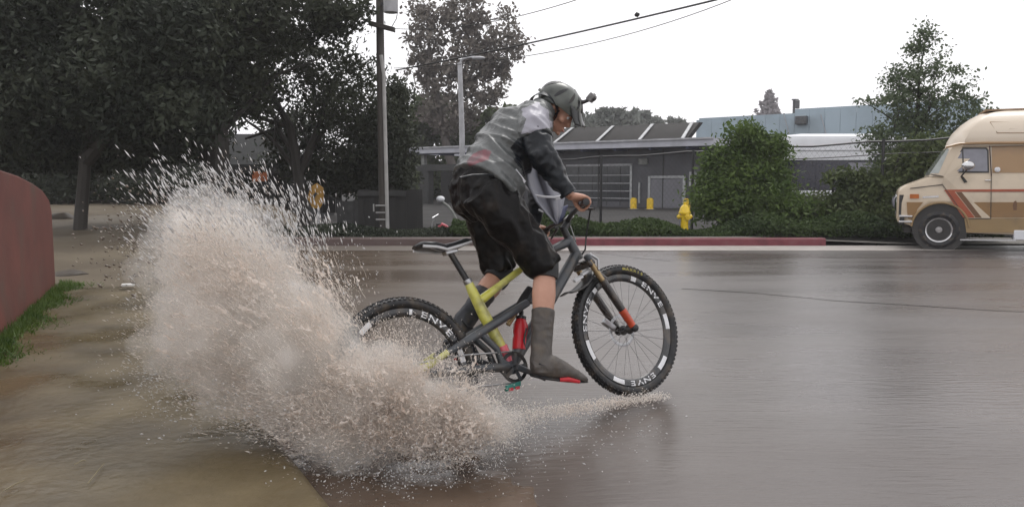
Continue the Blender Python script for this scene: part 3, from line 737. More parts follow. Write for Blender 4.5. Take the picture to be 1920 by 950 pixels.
dp = thing('far_pole', 'small distant pole with transformer above the blue cladding', 'utility pole', (U(1490, 230, 60).x, 60, .05))
MB().tube([(dp.location.x, 60, 0), U(1489, 186, 60)], [.14, .10], 8).build('pole', M['graphite'], dp)
MB().lathe([(.05, 0), (.16, .03), (.16, .6), (.05, .65)], U(1495, 204, 59.7), (0, 0, 1), 10).build('transformer', M['graphite'], dp)
MB().obox(U(1491, 187, 59.9), (.25, 0, 0), (0, .05, 0), (0, 0, .05)).build('crossarm', M['graphite'], dp)

# ------------------------------------------------------------------ hydrant
hp = G(1283, 440, .13); hy = thing('fire_hydrant', 'yellow fire hydrant standing on the verge behind the red kerb', 'hydrant', tuple(hp))
k = .07 * hp.y / 12
hs_ = .62
MB().lathe([(.115, 0), (.115, .035), (.08, .04), (.075, .10)], hp, (0, 0, 1), 18).build('base_flange', M['hyd'], hy)
MB().lathe([(.078, .1), (.075, .14), (.072, .40), (.082, .42)], hp, (0, 0, 1), 18).build('barrel', M['hyd'], hy)
MB().lathe([(.118, .42), (.118, .455), (.105, .47), (.095, .53), (.06, .58), (.03, .60)], hp, (0, 0, 1), 18).build('bonnet', M['hyd'], hy)
MB().lathe([(.028, .6), (.028, .65), (.01, .655)], hp, (0, 0, 1), 5).build('operating_nut', M['hyd'], hy)
for ax, cap, rr in (((1, 0, 0), 1, .048), ((-1, 0, 0), 1, .048), ((.35, -1, 0), 1, .062)):
    o = MB().lathe([(rr * .8, .06), (rr * .8, .1), (rr, .1), (rr, .135), (.02, .138), (.02, .155)], hp + Vector((0, 0, .36)), ax, 12).build('outlet_cap', M['hyd'], hy)
for q in range(6):
    a = q * PI / 3; p = hp + Vector((math.cos(a) * .098, math.sin(a) * .098, .036)); MB().lathe([(.012, 0), (.012, .018)], p, (0, 0, 1), 6).build('bolt', M['darkmetal'], hy)

# ------------------------------------------------------------------ near left: red wall, grass, litter
wd = Vector((WB.x - WA.x, WB.y - WA.y, 0)).normalized(); wn = Vector((wd.y, -wd.x, 0)); W0 = Vector((WA.x, WA.y, 0))
wp = lambda px, py: PV(px, py, W0, wn)
top = [wp(*q) for q in ((0, 318), (35, 330), (62, 344), (80, 357), (92, 374), (97, 396))]
near = W0 - wd * 3.2
pts = [Vector((near.x, near.y, .04)), Vector((near.x, near.y, top[0].z + .05))] + top + [Vector((top[-1].x, top[-1].y, .04))]
rw = MB().prism(pts, wn * -.2).build('red_wall', M['redwall'], smooth=25, bevel=.012)
tag(rw, 'faded red painted wall with rounded sloping end beside the pavement', 'wall')
K = 4200; t = 3.1 - 4.6 * rng.random(K); o_ = np.abs(rng.normal(size=K)) * .10 * (1 + .5 * np.sin(t * 5)) + .01
base = np.array([W0.x, W0.y, .05]) + t[:, None] * np.array(wd) + o_[:, None] * np.array(wn)
hgt = (.03 + .07 * rng.random(K)) * np.exp(-o_ * 3); ang = rng.random(K) * 6.28; lean = rng.normal(size=(K, 2)) * .03
dx = np.stack([np.cos(ang), np.sin(ang), 0 * ang], 1) * .006
tipv = base + np.stack([lean[:, 0], lean[:, 1], hgt], 1)
tag(link('grass', raw_mesh('grass', np.stack([base - dx, base + dx, tipv], 1).reshape(-1, 3), np.arange(3 * K).reshape(K, 3), M['grass'])), kind='stuff')
lt = G(240, 534, .1)
tag(MB().obox(lt, (.06, .02, 0), (-.02, .05, 0), (0, 0, .012)).build('litter', M['litter'], bevel=.005), 'small flat white scrap of litter on the wet pavement edge', 'litter')
for (x0, y0, x1, y1), lab in (((5, 920, 45, 900), 'pale straw stalk lying nearest the corner of the wet pavement'), ((165, 905, 195, 868), 'pale straw stalk pointing away up the wet pavement'), ((140, 870, 160, 862), 'shortest pale straw stalk on the wet pavement')):
    a, b = G(x0, y0, .07), G(x1, y1, .07)
    o = MB().tube([a, a.lerp(b, .5) + Vector((.004, 0, .006)), b], .0018, 5).build('straw', M['straw'])
    tag(o, lab, 'straw', 'straw stalks on the pavement')
for (px, py, r), lab in (((128, 505, .17), 'larger brown lump in the mud past the red wall'), ((118, 432, .2), 'smaller far brown lump on the muddy bank')):
    p = G(px, py, .1); p.z = mud_z(p.x, p.y)
    mb = MB(); mb.ball(p, (r * 1.5, r, r * .55), 16, 10); mb.v = [v + Vector((noise.noise(v * 4), noise.noise(v * 4 + Vector((9, 0, 0))), noise.noise(v * 4 + Vector((0, 9, 0))))) * .06 for v in mb.v]
    tag(mb.build('mud_clod', M['rock']), lab, 'clod', 'lumps on the muddy bank')

# ------------------------------------------------------------------ left background
hb = U(505, 312, 23)
ho = thing('dark_house', 'dark low house with grey shingle roof behind the splash', 'house', (hb.x, 23, .05))
q = lambda px, py, Y: U(px, py, Y)
e0, e1 = q(425, 316, 23), q(580, 316, 23)
r0, r1 = q(425, 258, 26.5), q(540, 258, 26.5)
MB().prism([e0, e1, r1, r0], (0, .05, .12)).build('roof', M['roofgrey'], ho)
MB().box((e0.x - .1, 22.95, e0.z - .12), (e1.x + .1, 23.1, e0.z + .04)).build('eave_board', M['darkwood'], ho)
MB().box((e0.x + .1, 23.6, .0), (e1.x - .2, 27, e0.z + .05)).build('wall', M['darkwood'], ho)
for k in range(2):
    x = e0.x + .5 + k * 1.1
    wn_ = MB().box((x, 23.55, 1.0), (x + .7, 23.6, e0.z - .35)).build('window', M['glassdark'], ho)
    MB().box((x - .05, 23.53, .94), (x + .75, 23.58, 1.0)).build('sill', M['greywood'], wn_)
ob = q(487, 331, 22.6)
tag(MB().obox(ob, (.21, 0, 0), (0, .03, 0), (0, 0, .14)).build('orange_board', M['signorange'], bevel=.02), 'small faded orange board under the eaves of the dark house', 'sign')
hg = thing('dark_hedge', 'dark straggling hedge under the trees at the head of the mud', 'hedge', (-12.5, 23.5, .3))
bl = [((x - -12.5, .5 * math.sin(x * 3), .75 + .25 * math.sin(x * 2.2)), (.75, .6, .8)) for x in np.linspace(-18, -7.6, 16)]
MB().tube([(-18, 23.5, .4), (-12.5, 23.6, .6), (-7.8, 23.5, .5)], .05, 6).build('stem', M['bark'], hg)
o = link('leaves', leaf_mesh('leaves', M['pine'], bl, 14000, .065), hg); o['kind'] = 'stuff'
# long dark fence and shed line on the left
df = thing('dark_fence', 'long black board fence under the trees behind the muddy bank', 'fence', (-11, 26, .4))
xs = np.linspace(q(120, 330, 27).x, q(640, 330, 25).x, 46)
for i in range(45):
    yy = 27 - 2 * i / 45; tz = q(300, 303 + (10 if i < 12 else 0), yy).z + .03 * math.sin(i * 7.3)
    MB().box((xs[i] + .01, yy, .2), (xs[i + 1] - .01, yy + .03, tz)).build('board', M['darkwood'], df)
MB().box((xs[0], 27.1, 1.2), (xs[-1], 27.18, 1.32)).build('rail', M['darkwood'], df)
pb_ = thing('concrete_block', 'pale stepped slab under the dark trees past the red wall', 'block', tuple(q(190, 334, 24)))
MB().box(tuple(q(147, 333, 24)), (q(228, 333, 24).x, 24.8, q(190, 327, 24).z)).build('slab', M['pale'], pb_)
MB().box(tuple(q(190, 327, 24.1)), (q(222, 327, 24).x, 24.6, q(190, 308, 24).z)).build('upstand', M['pale'], pb_)
# yellow road sign
ys = thing('road_sign', 'yellow road sign on a thin post seen through the spray', 'sign', (q(598, 445, 16.8).x, 16.8, .13))
sg = MB().prism([q(576, 372, 16.8), q(582, 350, 16.8), q(594, 343, 16.8), q(606, 352, 16.8), q(608, 376, 16.8), q(600, 391, 16.8), q(586, 391, 16.8)], (0, .02, 0)).build('sign_face', M['signyellow'], ys, bevel=.01)
MB().obox(q(590, 366, 16.775), (.035, 0, .05), (0, .006, 0), (.02, 0, -.015)).build('dark_mark', M['darkwood'], sg)
MB().tube([(q(597, 440, 16.86).x, 16.86, .1), q(597, 346, 16.86)], .025, 8).build('post', M['greymetal'], ys)
# grey board fence right of it, behind the pole
bf = thing('board_fence', 'weathered grey board fence behind the utility pole', 'fence', (q(700, 440, 18.4).x, 18.4, .1))
xs = np.linspace(q(632, 400, 18.6).x, q(792, 400, 18.6).x, 17)
for i in range(16):
    tz = q(700, 356 if i > 3 else 376, 18.6).z + .012 * math.sin(i * 5.1)
    MB().box((xs[i] - .004, 18.6 + .026 * (i % 2), .05), (xs[i + 1] + .004, 18.62 + .026 * (i % 2), tz)).build('board', M['greywood'] if i < 4 else M['fencewood'], bf)
MB().box((xs[4], 18.52, q(700, 356, 18.6).z - .14), (xs[-4], 18.6, q(700, 356, 18.6).z - .03)).build('top_rail', M['greywood'], bf)
# lamp on a slanting arm and a small parked bicycle by the gateway
la = thing('path_lamp', 'small white round lamp on a thin slanting arm by the workshop porch', 'lamp', (q(857, 440, 19).x, 19, .1))
MB().ball(q(826, 373, 19), (.105, .1, .075), 14, 9).build('lamp_shade', M['white'], la)
MB().tube([q(829, 378, 19), q(840, 386, 19), q(849, 398, 19), q(856, 412, 19), (q(857, 440, 19).x, 19, .1)], [.03, .03, .028, .035, .04], 8).build('arm', M['pale'], la)
kb = thing('small_bicycle', 'small parked bicycle with red mudguard and teal frame behind the saddle', 'bicycle', (q(822, 452, 16.2).x, 16.2, .13))
for px in (808, 840):
    c = q(px, 441, 16.2); MB().lathe([(.10, -.015), (.115, 0), (.10, .015), (.09, 0)], c, (.2, 1, 0), 20, True).build('wheel', M['rubber'], kb)
MB().tube([q(808, 441, 16.2), q(822, 428, 16.2), q(834, 432, 16.2), q(840, 441, 16.2)], .016, 7).build('frame', M['teal'], kb)
MB().tube([q(808, 441, 16.2), q(811, 420, 16.2), q(815, 408, 16.2)], .014, 7).build('fork', M['steel'], kb)
MB().tube([q(810, 409, 16.1), q(815, 406, 16.2), q(822, 402, 16.3)], .014, 7).build('handlebar', M['steel'], kb)
MB().tube([q(822, 425, 16.2), q(829, 420, 16.2), q(837, 424, 16.2), q(842, 430, 16.2)], .03, 8).build('mudguard', M['pink'], kb)
MB().tube([q(818, 421, 16.2), q(827, 420, 16.2)], .03, 8).build('saddle', M['black'], kb)

# ------------------------------------------------------------------ camper van, right
VY = 13.75
VTH = R(25)                                      # the van stands turned, nose a little farther off than its tail
VP = Vector((U(1762, 467, 13.75).x, VY, 0)); VE, VN = Vector((math.cos(VTH), -math.sin(VTH), 0)), Vector((-math.sin(VTH), -math.cos(VTH), 0))
def v3(px, py, o=0):
    p = PV(px, py, VP, VN); return Vector((VP.x + (p - VP).dot(VE), VY - o, p.z))
VB = v3(1762, 467).z
van = thing('camper_van', 'beige and brown high top camper van parked at the kerb', 'van', (VP.x, VY, 0))
XR = VP.x + 4.4                                        # rear of the van, past the frame
vz = lambda py: v3(1800, py).z
vx = lambda px: v3(px, 400).x
# lower body: cross sections along x, each (x, z bottom, z top, inset at the top)
secs = [(1681, 410, 366, .16), (1684, 418, 357, .10), (1690, 420, 351, .06), (1706, 424, 344, .03), (1738, 432, 332, .0), (1800, 436, 325, 0), (1858, 437, 325, 0), (1990, 438, 325, 0), (2120, 438, 325, 0)]
mb = MB(); rs = []
Wd = 1.95
for px, b, t, ins in secs:
    x, zb_, zt_ = (vx(px) if px < 2100 else XR), vz(b), vz(t)
    zm = zb_ + (zt_ - zb_) * .55
    y0, y1 = VY + ins, VY + Wd - ins
    rs.append([Vector((x, y0 + .03, zb_)), Vector((x, y0, zb_ + .07)), Vector((x, y0, zm)), Vector((x, y0 + .012, zt_ - .05)), Vector((x, y0 + .05, zt_)),
               Vector((x, y1 - .05, zt_)), Vector((x, y1 - .012, zt_ - .05)), Vector((x, y1, zm)), Vector((x, y1, zb_ + .07)), Vector((x, y1 - .03, zb_))])
body = mb.rings(rs).build('body', M['beige'], van, smooth=40)
# cut the front wheel arch
ac = v3(1762, 428)
cut = MB().lathe([(.02, 0), (.44, 0), (.44, .5), (.02, .5)], ac + Vector((0, -.2, 0)), (0, 1, 0), 40).build('arch_cut', M['trim'])
bm_ = body.modifiers.new('arch', 'BOOLEAN'); bm_.object = cut; bm_.operation = 'DIFFERENCE'; bm_.solver = 'EXACT'
dg = bpy.context.evaluated_depsgraph_get()
nm_ = bpy.data.meshes.new_from_object(body.evaluated_get(dg)); body.modifiers.clear(); body.data = nm_
bpy.data.objects.remove(cut)
# cab with raked windscreen, up to the rain gutter
rs = []
for py, fx, ins in ((331, 1739, .02), (300, 1758, .078), (272, 1777, .13), (268, 1781, .14)):
    z = vz(py); rs.append([Vector((vx(fx), VY + ins + .06, z)), Vector((vx(fx) + .05, VY + ins, z)), Vector((XR, VY + ins, z)), Vector((XR, VY + Wd - ins, z)), Vector((vx(fx) + .05, VY + Wd - ins, z)), Vector((vx(fx), VY + Wd - ins - .06, z))])
MB().rings(rs).build('cab', M['beige'], van, smooth=30)
def vside(pts, t=.004, base=0):
    """flat shape lying on the van's near side, following its tumblehome"""
    out = []
    for px, py in pts:
        ins = 0 if py >= 331 else (331 - py) / 59 * .11 + .02
        if px < 1738: ins = max(ins, float(np.interp(px, [1681, 1684, 1690, 1706, 1738], [.16, .10, .06, .03, 0])))
        out.append(v3(px, py) + Vector((0, ins - base - t, 0)))
    return MB().prism(out, (0, t + .002, 0))
def vs(name, m, pts, t=.004, base=0, parent=None, bevel=0): return vside(pts, t, base).build(name, m, parent or van, 0, bevel)
# high top roof
rs = []
for py, fx, ins in ((274, 1773, .075), (262, 1776, .06), (246, 1785, .08), (230, 1801, .13), (218, 1818, .2), (210, 1834, .32), (206.5, 1852, .46)):
    z = vz(py); x = vx(fx); n_ = 5
    front = [Vector((x + .22 * (abs(k - 3) / 3) ** 2.4 * 1.0, VY + ins + (Wd - 2 * ins) * k / 6, z)) for k in range(7)]
    rs.append([Vector((XR, VY + ins, z))] + front + [Vector((XR, VY + Wd - ins, z))])
ht = MB().rings(rs).build('high_top', M['vantop'], van, smooth=60)
MB().box((vx(1842), VY + .45, vz(206.3)), (XR, VY + Wd - .45, vz(203))).build('roof_pad', M['rooftan'], ht)
for a, b in (((1858, 228), (1990, 228)), ((1858, 228), (1871, 249)), ((1871, 249), (1990, 249)), ((1894, 241), (1925, 241))):
    yy = lambda py: .08 + .05 * (246 - py) / 16 if py < 246 else .075
    MB().tube([v3(*a) + Vector((0, yy(a[1]) - .0, 0)), v3(*b) + Vector((0, yy(b[1]), 0))], .008, 5).build('moulding', M['rooftan'], ht)
MB().tube([v3(1774, 276) + Vector((0, .06, 0)), v3(1800, 269.5) + Vector((0, .05, 0)), v3(1850, 268) + Vector((0, .05, 0)), v3(2080, 267) + Vector((0, .05, 0))], .022, 6).build('rain_gutter', M['vantan'], van)
# glass
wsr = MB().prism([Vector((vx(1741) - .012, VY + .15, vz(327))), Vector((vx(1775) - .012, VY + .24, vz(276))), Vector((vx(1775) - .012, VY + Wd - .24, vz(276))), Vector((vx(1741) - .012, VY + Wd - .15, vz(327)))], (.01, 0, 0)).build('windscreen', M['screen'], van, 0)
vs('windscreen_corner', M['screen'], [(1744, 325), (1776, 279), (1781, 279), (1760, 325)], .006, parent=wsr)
dr = vs('front_door', M['beige'], [(1767, 345), (1770, 331), (1803, 273), (1856, 273), (1858, 331), (1857, 410), (1812, 410)], .006)
vs('door_gasket', M['trim'], [(1777, 324), (1806, 276), (1851, 276), (1855, 281), (1855, 324)], .010, parent=dr)
win = vs('door_window', M['glass'], [(1781, 321), (1807, 279), (1849, 279), (1852, 283), (1852, 321)], .014, parent=dr)
vs('quarter_bar', M['trim'], [(1805, 321), (1805, 281), (1807, 279), (1808, 321)], .018, parent=dr)
MB().obox(v3(1852, 338, .025), (.045, 0, 0), (0, .012, 0), (0, 0, .010)).build('door_handle', M['chrome'], dr, bevel=.006)
vs('moulding', M['redkerb'], [(1856, 270), (1858, 270), (1860, 330), (1858, 330)], .008)
mr = MB().ball(v3(1813, 311, .22), (.10, .05, .075), 14, 9).build('mirror', M['chrome'], van)
MB().tube([v3(1806, 335, .0), v3(1802, 330, .1), v3(1811, 318, .2)], .013, 6).build('mirror_arm', M['trim'], mr)
MB().prism([v3(1800, 330, .012), v3(1806, 331, .012), v3(1814, 341, .012), v3(1808, 343, .012)], (0, .01, 0)).build('mirror_base', M['trim'], mr)
for pts in ([(1857, 274), (1858.2, 274), (1859.2, 331), (1858, 410), (1857, 410), (1858, 331)], [(1766, 345), (1767.2, 345), (1813, 410), (1811, 410)], [(1706, 352.5), (1766, 345.5), (1766, 346.7), (1706, 353.7)], [(1812, 409), (1858, 409), (1858, 410.2), (1812, 410.2)], [(1745, 326), (1768, 330), (1768, 331.2), (1745, 327.5)]):
    vs('panel_gap', M['trim'], pts, .013)
# paint bands (separate painted panels and stripes)
vs('upper_band', M['vantan'], [(1861, 324), (1861, 274), (2080, 273), (2080, 324)], .006)
vs('lower_band', M['vanbrown'], [(1832, 403), (1812, 379), (2080, 379), (2080, 408), (1836, 408)], .004)
vs('front_band', M['vanbrown'], [(1700, 379), (1731, 379), (1720, 392), (1714, 412), (1702, 410)], .012)
vs('sill_band', M['vanlow'], [(1808, 409), (2080, 409), (2080, 436), (1812, 436)], .003)
vs('orange_stripe', M['orange'], [(1770, 358), (1772, 355.5), (2080, 353.5), (2080, 359), (1790, 359.5)], .009)
vs('orange_chevron', M['orange'], [(1772, 358), (1790, 359.5), (1828, 408), (1806, 408)], .0095)
vs('brown_chevron', M['brownstripe'], [(1792, 360), (1803, 360), (1841, 408), (1829, 408)], .009)
MB().ball(v3(1870, 318, .01), (.045, .02, .045), 12, 7).build('fuel_cap', M['decal'], van)
vs('tree_emblem', M['brownstripe'], [(1900, 394), (1899, 385), (1901, 378), (1905, 376), (1907, 381), (1906, 394)], .009)
MB().prism([v3(1706, 364, -.02), v3(1723, 364, .0), v3(1723, 372, .0), v3(1706, 372, -.02)], (0, -.014, 0)).build('side_marker', M['lamp'], van)
MB().prism([v3(1730, 368, .008), v3(1760, 366.5, .008), v3(1760, 370, .008), v3(1730, 371.5, .008)], (0, .004, 0)).build('badge', M['chrome'], van)
# arch lip, front end
an = [PI * (.02 + .96 * k / 22) for k in range(23)]
MB().tube([ac + Vector((math.cos(a) * .445, -.012, math.sin(a) * .445)) for a in an], .018, 6).build('arch_lip', M['vanlow'], van)
MB().lathe([(.03, .02), (.43, .02), (.43, .45), (.03, .45)], ac, (0, 1, 0), 32).build('wheel_well', M['trim'], van)
gr = MB().box((vx(1680.5), VY + .2, vz(408)), (vx(1684), VY + Wd - .2, vz(366))).build('grille', M['trim'], van)
for k in range(5):
    z = vz(404 - k * 8); MB().box((vx(1679.6), VY + .55, z), (vx(1681), VY + Wd - .55, z + .025)).build('grille_bar', M['chrome'], gr)
for yy in (VY + .34, VY + Wd - .34):
    hl = MB().lathe([(.15, 0), (.155, .03), (.13, .05), (.02, .07)], (vx(1684), yy, vz(382)), (-1, 0, 0), 20).build('headlight', M['chrome'], van)
    MB().lathe([(.115, .06), (.07, .085), (.01, .095)], (vx(1684), yy, vz(382)), (-1, 0, 0), 18).build('lens', M['glass'], hl)
MB().box((vx(1685), VY + .06, vz(408)), (vx(1700), VY + .1, vz(366))).build('lamp_bezel', M['trim'], van)
bu = MB().box((vx(1687), VY + .0, vz(424)), (vx(1696), VY + Wd - .0, vz(406))).build('bumper', M['darkmetal'], van, bevel=.02)
for a, b in ((405, 408.5), (415.5, 419)):
    MB().box((vx(1685.5), VY - .03, vz(b)), (vx(1711), VY + .12, vz(a))).build('bumper_bar', M['chrome'], bu, bevel=.008)
MB().box((vx(1697), VY + .25, vz(440)), (vx(2080), VY + Wd - .25, vz(428))).build('chassis', M['trim'], van)
vs('running_board', M['chrome'], [(1800, 448), (1905, 449), (1905, 451.5), (1800, 450.5)], .02)
MB().box((vx(1903), VY - .02, vz(447)), (vx(1990), VY + .25, vz(429))).build('step_box', M['white'], van, bevel=.015)
def van_wheel(x, y, s):
    c = Vector((x, y, .345))
    wh_ = MB().lathe([(.205, .0), (.27, -.02), (.325, .0), (.345, .04), (.345, .19), (.325, .23), (.205, .23)], c, (0, s, 0), 40, True).build('wheel', M['rubber'], van)
    rim = MB().lathe([(.02, -.01), (.05, -.012), (.06, .01), (.10, .02), (.155, .045), (.17, .02), (.195, -.012), (.212, -.008), (.212, .03)], c, (0, s, 0), 40).build('rim', M['wheelgrey'], wh_)
    MB().lathe([(.198, -.016), (.213, -.02), (.216, .0), (.199, .0)], c, (0, s, 0), 40, True).build('trim_ring', M['chrome'], wh_)
    MB().lathe([(.05, -.02), (.045, -.035), (.01, -.04)], c, (0, s, 0), 16).build('hub_cap', M['wheelgrey'], wh_)
van_wheel(vx(1762), VY + .02, 1); van_wheel(vx(1762) - .02, VY + Wd - .02, -1); van_wheel(vx(1762) + 3.15, VY + .02, 1); van_wheel(vx(1762) + 3.15, VY + Wd - .02, -1)
van.rotation_euler.z = -VTH

# ------------------------------------------------------------------ mountain bicycle, leaning left, rear wheel in the gutter
RH, FH = Vector((-.425, 3.65, .30)), Vector((.64, 4.36, .358))      # the two hubs
BD = (FH - RH); WB_ = BD.length; BD.normalize()
_hd, _ln = math.atan2(BD.y, BD.x), R(17)
BU = Vector((-math.sin(_hd) * math.sin(_ln), math.cos(_hd) * math.sin(_ln), math.cos(_ln)))
BN = BD.cross(BU).normalized(); BU = BN.cross(BD)
BM4 = Matrix(((BD.x, BU.x, BN.x, RH.x), (BD.y, BU.y, BN.y, RH.y), (BD.z, BU.z, BN.z, RH.z), (0, 0, 0, 1)))
def B(a, b, c=0): return RH + BD * a + BU * b + BN * c
def BB_(): return MB(BM4)
def J(px, py, off):
    r = ray(px, py); o = Vector((0, 0, H)); return o + r * ((RH + BN * off - o).dot(BN) / r.dot(BN))
bike = thing('mountain_bicycle', 'lime and graphite full suspension mountain bicycle splashing through the gutter', 'bicycle', tuple(RH - Vector((0, 0, .35))))
NZ = (0, 0, 1)
def text_faces(txt, size, bold=0):
    cu = bpy.data.curves.new('txt', 'FONT'); cu.body = txt; cu.size = size; cu.offset = bold; cu.align_x = 'CENTER'; cu.align_y = 'CENTER'
    o = bpy.data.objects.new('txt', cu); C.objects.link(o)
    dg = bpy.context.evaluated_depsgraph_get(); me = bpy.data.meshes.new_from_object(o.evaluated_get(dg))
    vs, fs = [tuple(v.co) for v in me.vertices], [tuple(p.vertices) for p in me.polygons]
    bpy.data.objects.remove(o); bpy.data.curves.remove(cu); bpy.data.meshes.remove(me)
    return vs, fs
def arc_text(mk, parent, m, txt, size, R0, ang, side, stretch=1.0, pitch=.8, inward=False, bold=0):
    """letters bent round the wheel: ang = angle of the word's middle, letters run clockwise seen from the right"""
    for k, ch in enumerate(txt):
        th = ang - (k - (len(txt) - 1) / 2) * size * pitch * stretch / R0 * (-1 if inward else 1)
        vs, fs = text_faces(ch, size, bold); out = []; mb = mk()
        for x, y, z in vs:
            if inward: x, y = -x, -y
            a = th - x * stretch / R0; r = R0 + y; out.append((r * math.cos(a), r * math.sin(a), side(r)))
        mb.add(out, fs).build('letter', m, parent, 0)
def wheel(name, a0, b0, words, rot):
    Mw = BM4 @ Matrix.Translation((a0, b0, 0)); root = thing(name, None, None, tuple(B(a0, b0) - bike.location)); del root
    w_ = bpy.data.objects[name] if name in bpy.data.objects else None
    bpy.data.objects.remove(w_) if w_ else None
    wl = bpy.data.objects.new(name, None); C.objects.link(wl); wl.parent = bike; wl.location = B(a0, b0) - bike.location
    mk = lambda: MB(Mw)
    # tyre carcass and knobs
    q = [2 * PI * k / 14 for k in range(14)]
    mk().lathe([(.340 + .0265 * math.cos(x), .0295 * math.sin(x)) for x in q], (0, 0, 0), NZ, 72, True).build('tyre', M['rubber'], wl, 60)
    kb_ = mk()
    for i in range(84):
        a = 2 * PI * i / 84
        for z, rr, da in ((.0, .3665, 0), (.012, .3645, .5), (-.012, .3645, .5), (.0245, .3535, .25), (-.0245, .3535, .25)):
            th = a + da * 2 * PI / 84; rad = Vector((math.cos(th), math.sin(th), 0)); tan = Vector((-math.sin(th), math.cos(th), 0))
            up_ = (rad + Vector((0, 0, z * 22))).normalized()
            kb_.obox(rad * rr + Vector((0, 0, z)), tan * .0062, up_ * .0042, up_.cross(tan) * .0045)
    o = kb_.build('tread', M['rubber'], wl, 0); o['kind'] = 'stuff'
    mk().lathe([(.313, -.0145), (.318, 0), (.313, .0145), (.296, .0155), (.279, .010), (.274, 0), (.279, -.010), (.296, -.0155)], (0, 0, 0), NZ, 72, True).build('rim', M['carbon'], wl, 50)
    sid = lambda r: (.0152 if r > .296 else .0152 - (.296 - r) * .31) + .0016
    for ang, txt, plain in words:
        arc_text(mk, wl, M['decal'], txt, .040, .2965, R(ang), sid, 1.75, .74, bold=.0004)
        for (da0, da1) in plain:
            n_ = 10; vs = []; dc = mk()
            for i in range(n_ + 1):
                th = R(ang + da0 + (da1 - da0) * i / n_)
                for r in (.284, .297, .310): vs.append((r * math.cos(th), r * math.sin(th), sid(r)))
            dc.add(vs, [(3 * i + j, 3 * i + 3 + j, 3 * i + 4 + j, 3 * i + 1 + j) for i in range(n_) for j in (0, 1)]).build('rim_decal', M['decal'], wl, 0)
    sp_ = None
    for k in range(28):
        th = 2 * PI * k / 28 + rot; s = 1 if k % 2 else -1; tw = (.55 if k % 4 < 2 else -.55)
        p0 = Vector((.027 * math.cos(th + tw), .027 * math.sin(th + tw), s * .027)); p1 = Vector((.275 * math.cos(th), .275 * math.sin(th), s * .002))
        mk().tube([p0, p1], .0011, 4).build('spoke', M['spoke'], wl)
    mk().lathe([(.012, -.05), (.028, -.03), (.028, -.025), (.016, -.022), (.016, .022), (.028, .025), (.028, .03), (.012, .05)], (0, 0, 0), NZ, 20).build('hub', M['black'], wl)
    rt = mk().lathe([(.088, -.041), (.09, -.042), (.072, -.043), (.072, -.041)], (0, 0, 0), NZ, 36, True).build('brake_rotor', M['steel'], wl)
    return wl, mk
fw, mkf = wheel('front_wheel', WB_, 0, [(36, 'ENVE', [(-44, -27), (27, 34)]), (-84, 'ENVE', [(-42, -27), (27, 44)]), (156, 'ENVE', [(-33, -27), (27, 48)])], .1)
arc_text(mkf, fw, M['tyretext'], 'MAXXIS', .021, .3405, R(70), lambda r: .0302 - abs(r - .34) * .1, 1.5, .82, bold=.0005)
RX, RY = -.078, -.012
rwl, mkr = wheel('rear_wheel', RX, RY, [(48, 'ENVE', [(-46, -27), (27, 30)]), (158, 'ENVE', [(-40, -27), (27, 34)]), (-62, 'ENVE', [(27, 42)])], .2)
cs = mkr()
for k in range(9): cs.lathe([(.02, .020 + k * .0042), (.072 - k * .006, .020 + k * .0042), (.072 - k * .006, .0222 + k * .0042), (.02, .0222 + k * .0042)], (0, 0, 0), NZ, 26, True)
o = cs.build('cassette', M['steel'], rwl, 30); o['kind'] = 'stuff'

# frame
BBx, BBy = .475, -.075
fr_ = BB_().tube([(BBx - .005, BBy + .05, 0), (.452, .045, 0), (.395, .20, 0), (.352, .335, 0), (.338, .385, 0)], [.026, .027, .031, .026, .021], 14).build('frame', M['lime'], bike, 60)
def ft_(name, pts, r, m, par=fr_, seg=12): return BB_().tube(pts, r, seg).build(name, M[m], par, 60)
ft_('seat_tube_band', [(BBx - .002, BBy + .03, .002), (.455, .04, .002)], [.030, .031], 'pink')
ft_('head_tube', [(1.058, .425, 0), (1.012, .555, 0)], [.028, .026], 'graphite')
ft_('top_tube', [(.372, .275, 0), (.52, .345, 0), (.67, .415, 0), (.74, .445, 0)], [.026, .019, .018, .019], 'lime')
ft_('top_tube_front', [(.73, .441, 0), (.86, .49, 0), (1.03, .535, 0)], [.0195, .021, .026], 'graphite')
ft_('down_tube', [(1.045, .455, 0), (.80, .22, 0), (BBx, BBy, 0)], [.03, .032, .034], 'graphite')
BB_().lathe([(.03, -.045), (.034, -.04), (.034, .04), (.03, .045)], (BBx, BBy, 0), NZ, 18).build('bottom_bracket', M['graphite'], fr_)
for s in (1, -1):
    ft_('link_arm', [(.635, .232, s * .042), (.45, .165, s * .046), (.25, .098, s * .055), (.10, .050, s * .066)], [.020, .023, .022, .015], 'graphite')
    ft_('dropout', [(.115, .056, s * .067), (.03, .020, s * .07), (RX, RY, s * .072)], [.0165, .016, .02], 'lime')
    ft_('chain_stay', [(RX, RY, s * .07), (.2, -.04, s * .062), (BBx - .03, BBy + .01, s * .045)], [.016, .017, .02], 'graphite')
    ft_('yoke', [(.33, .11, s * .048), (.40, .03, s * .045), (BBx - .06, BBy + .03, s * .04)], [.018, .016, .018], 'graphite')
ft_('shock_body', [(.70, .305, 0), (.655, .262, 0), (.60, .21, 0)], [.022, .026, .024], 'black')
ft_('shock_shaft', [(.605, .215, 0), (.52, .14, 0)], .013, 'gold')
ft_('shock_reservoir', [(.735, .31, .03), (.655, .235, .03)], .019, 'graphite')
ft_('cable', [(.70, .405, .03), (.705, .46, .045), (.66, .50, .05), (.60, .535, .03), (.585, .57, .02)], .006, 'saddlewhite', seg=6)
sp2 = BB_().tube([(.344, .37, 0), (.33, .40, 0), (.272, .535, 0)], [.0185, .0155, .0155], 12).build('seat_post', M['black'], bike)
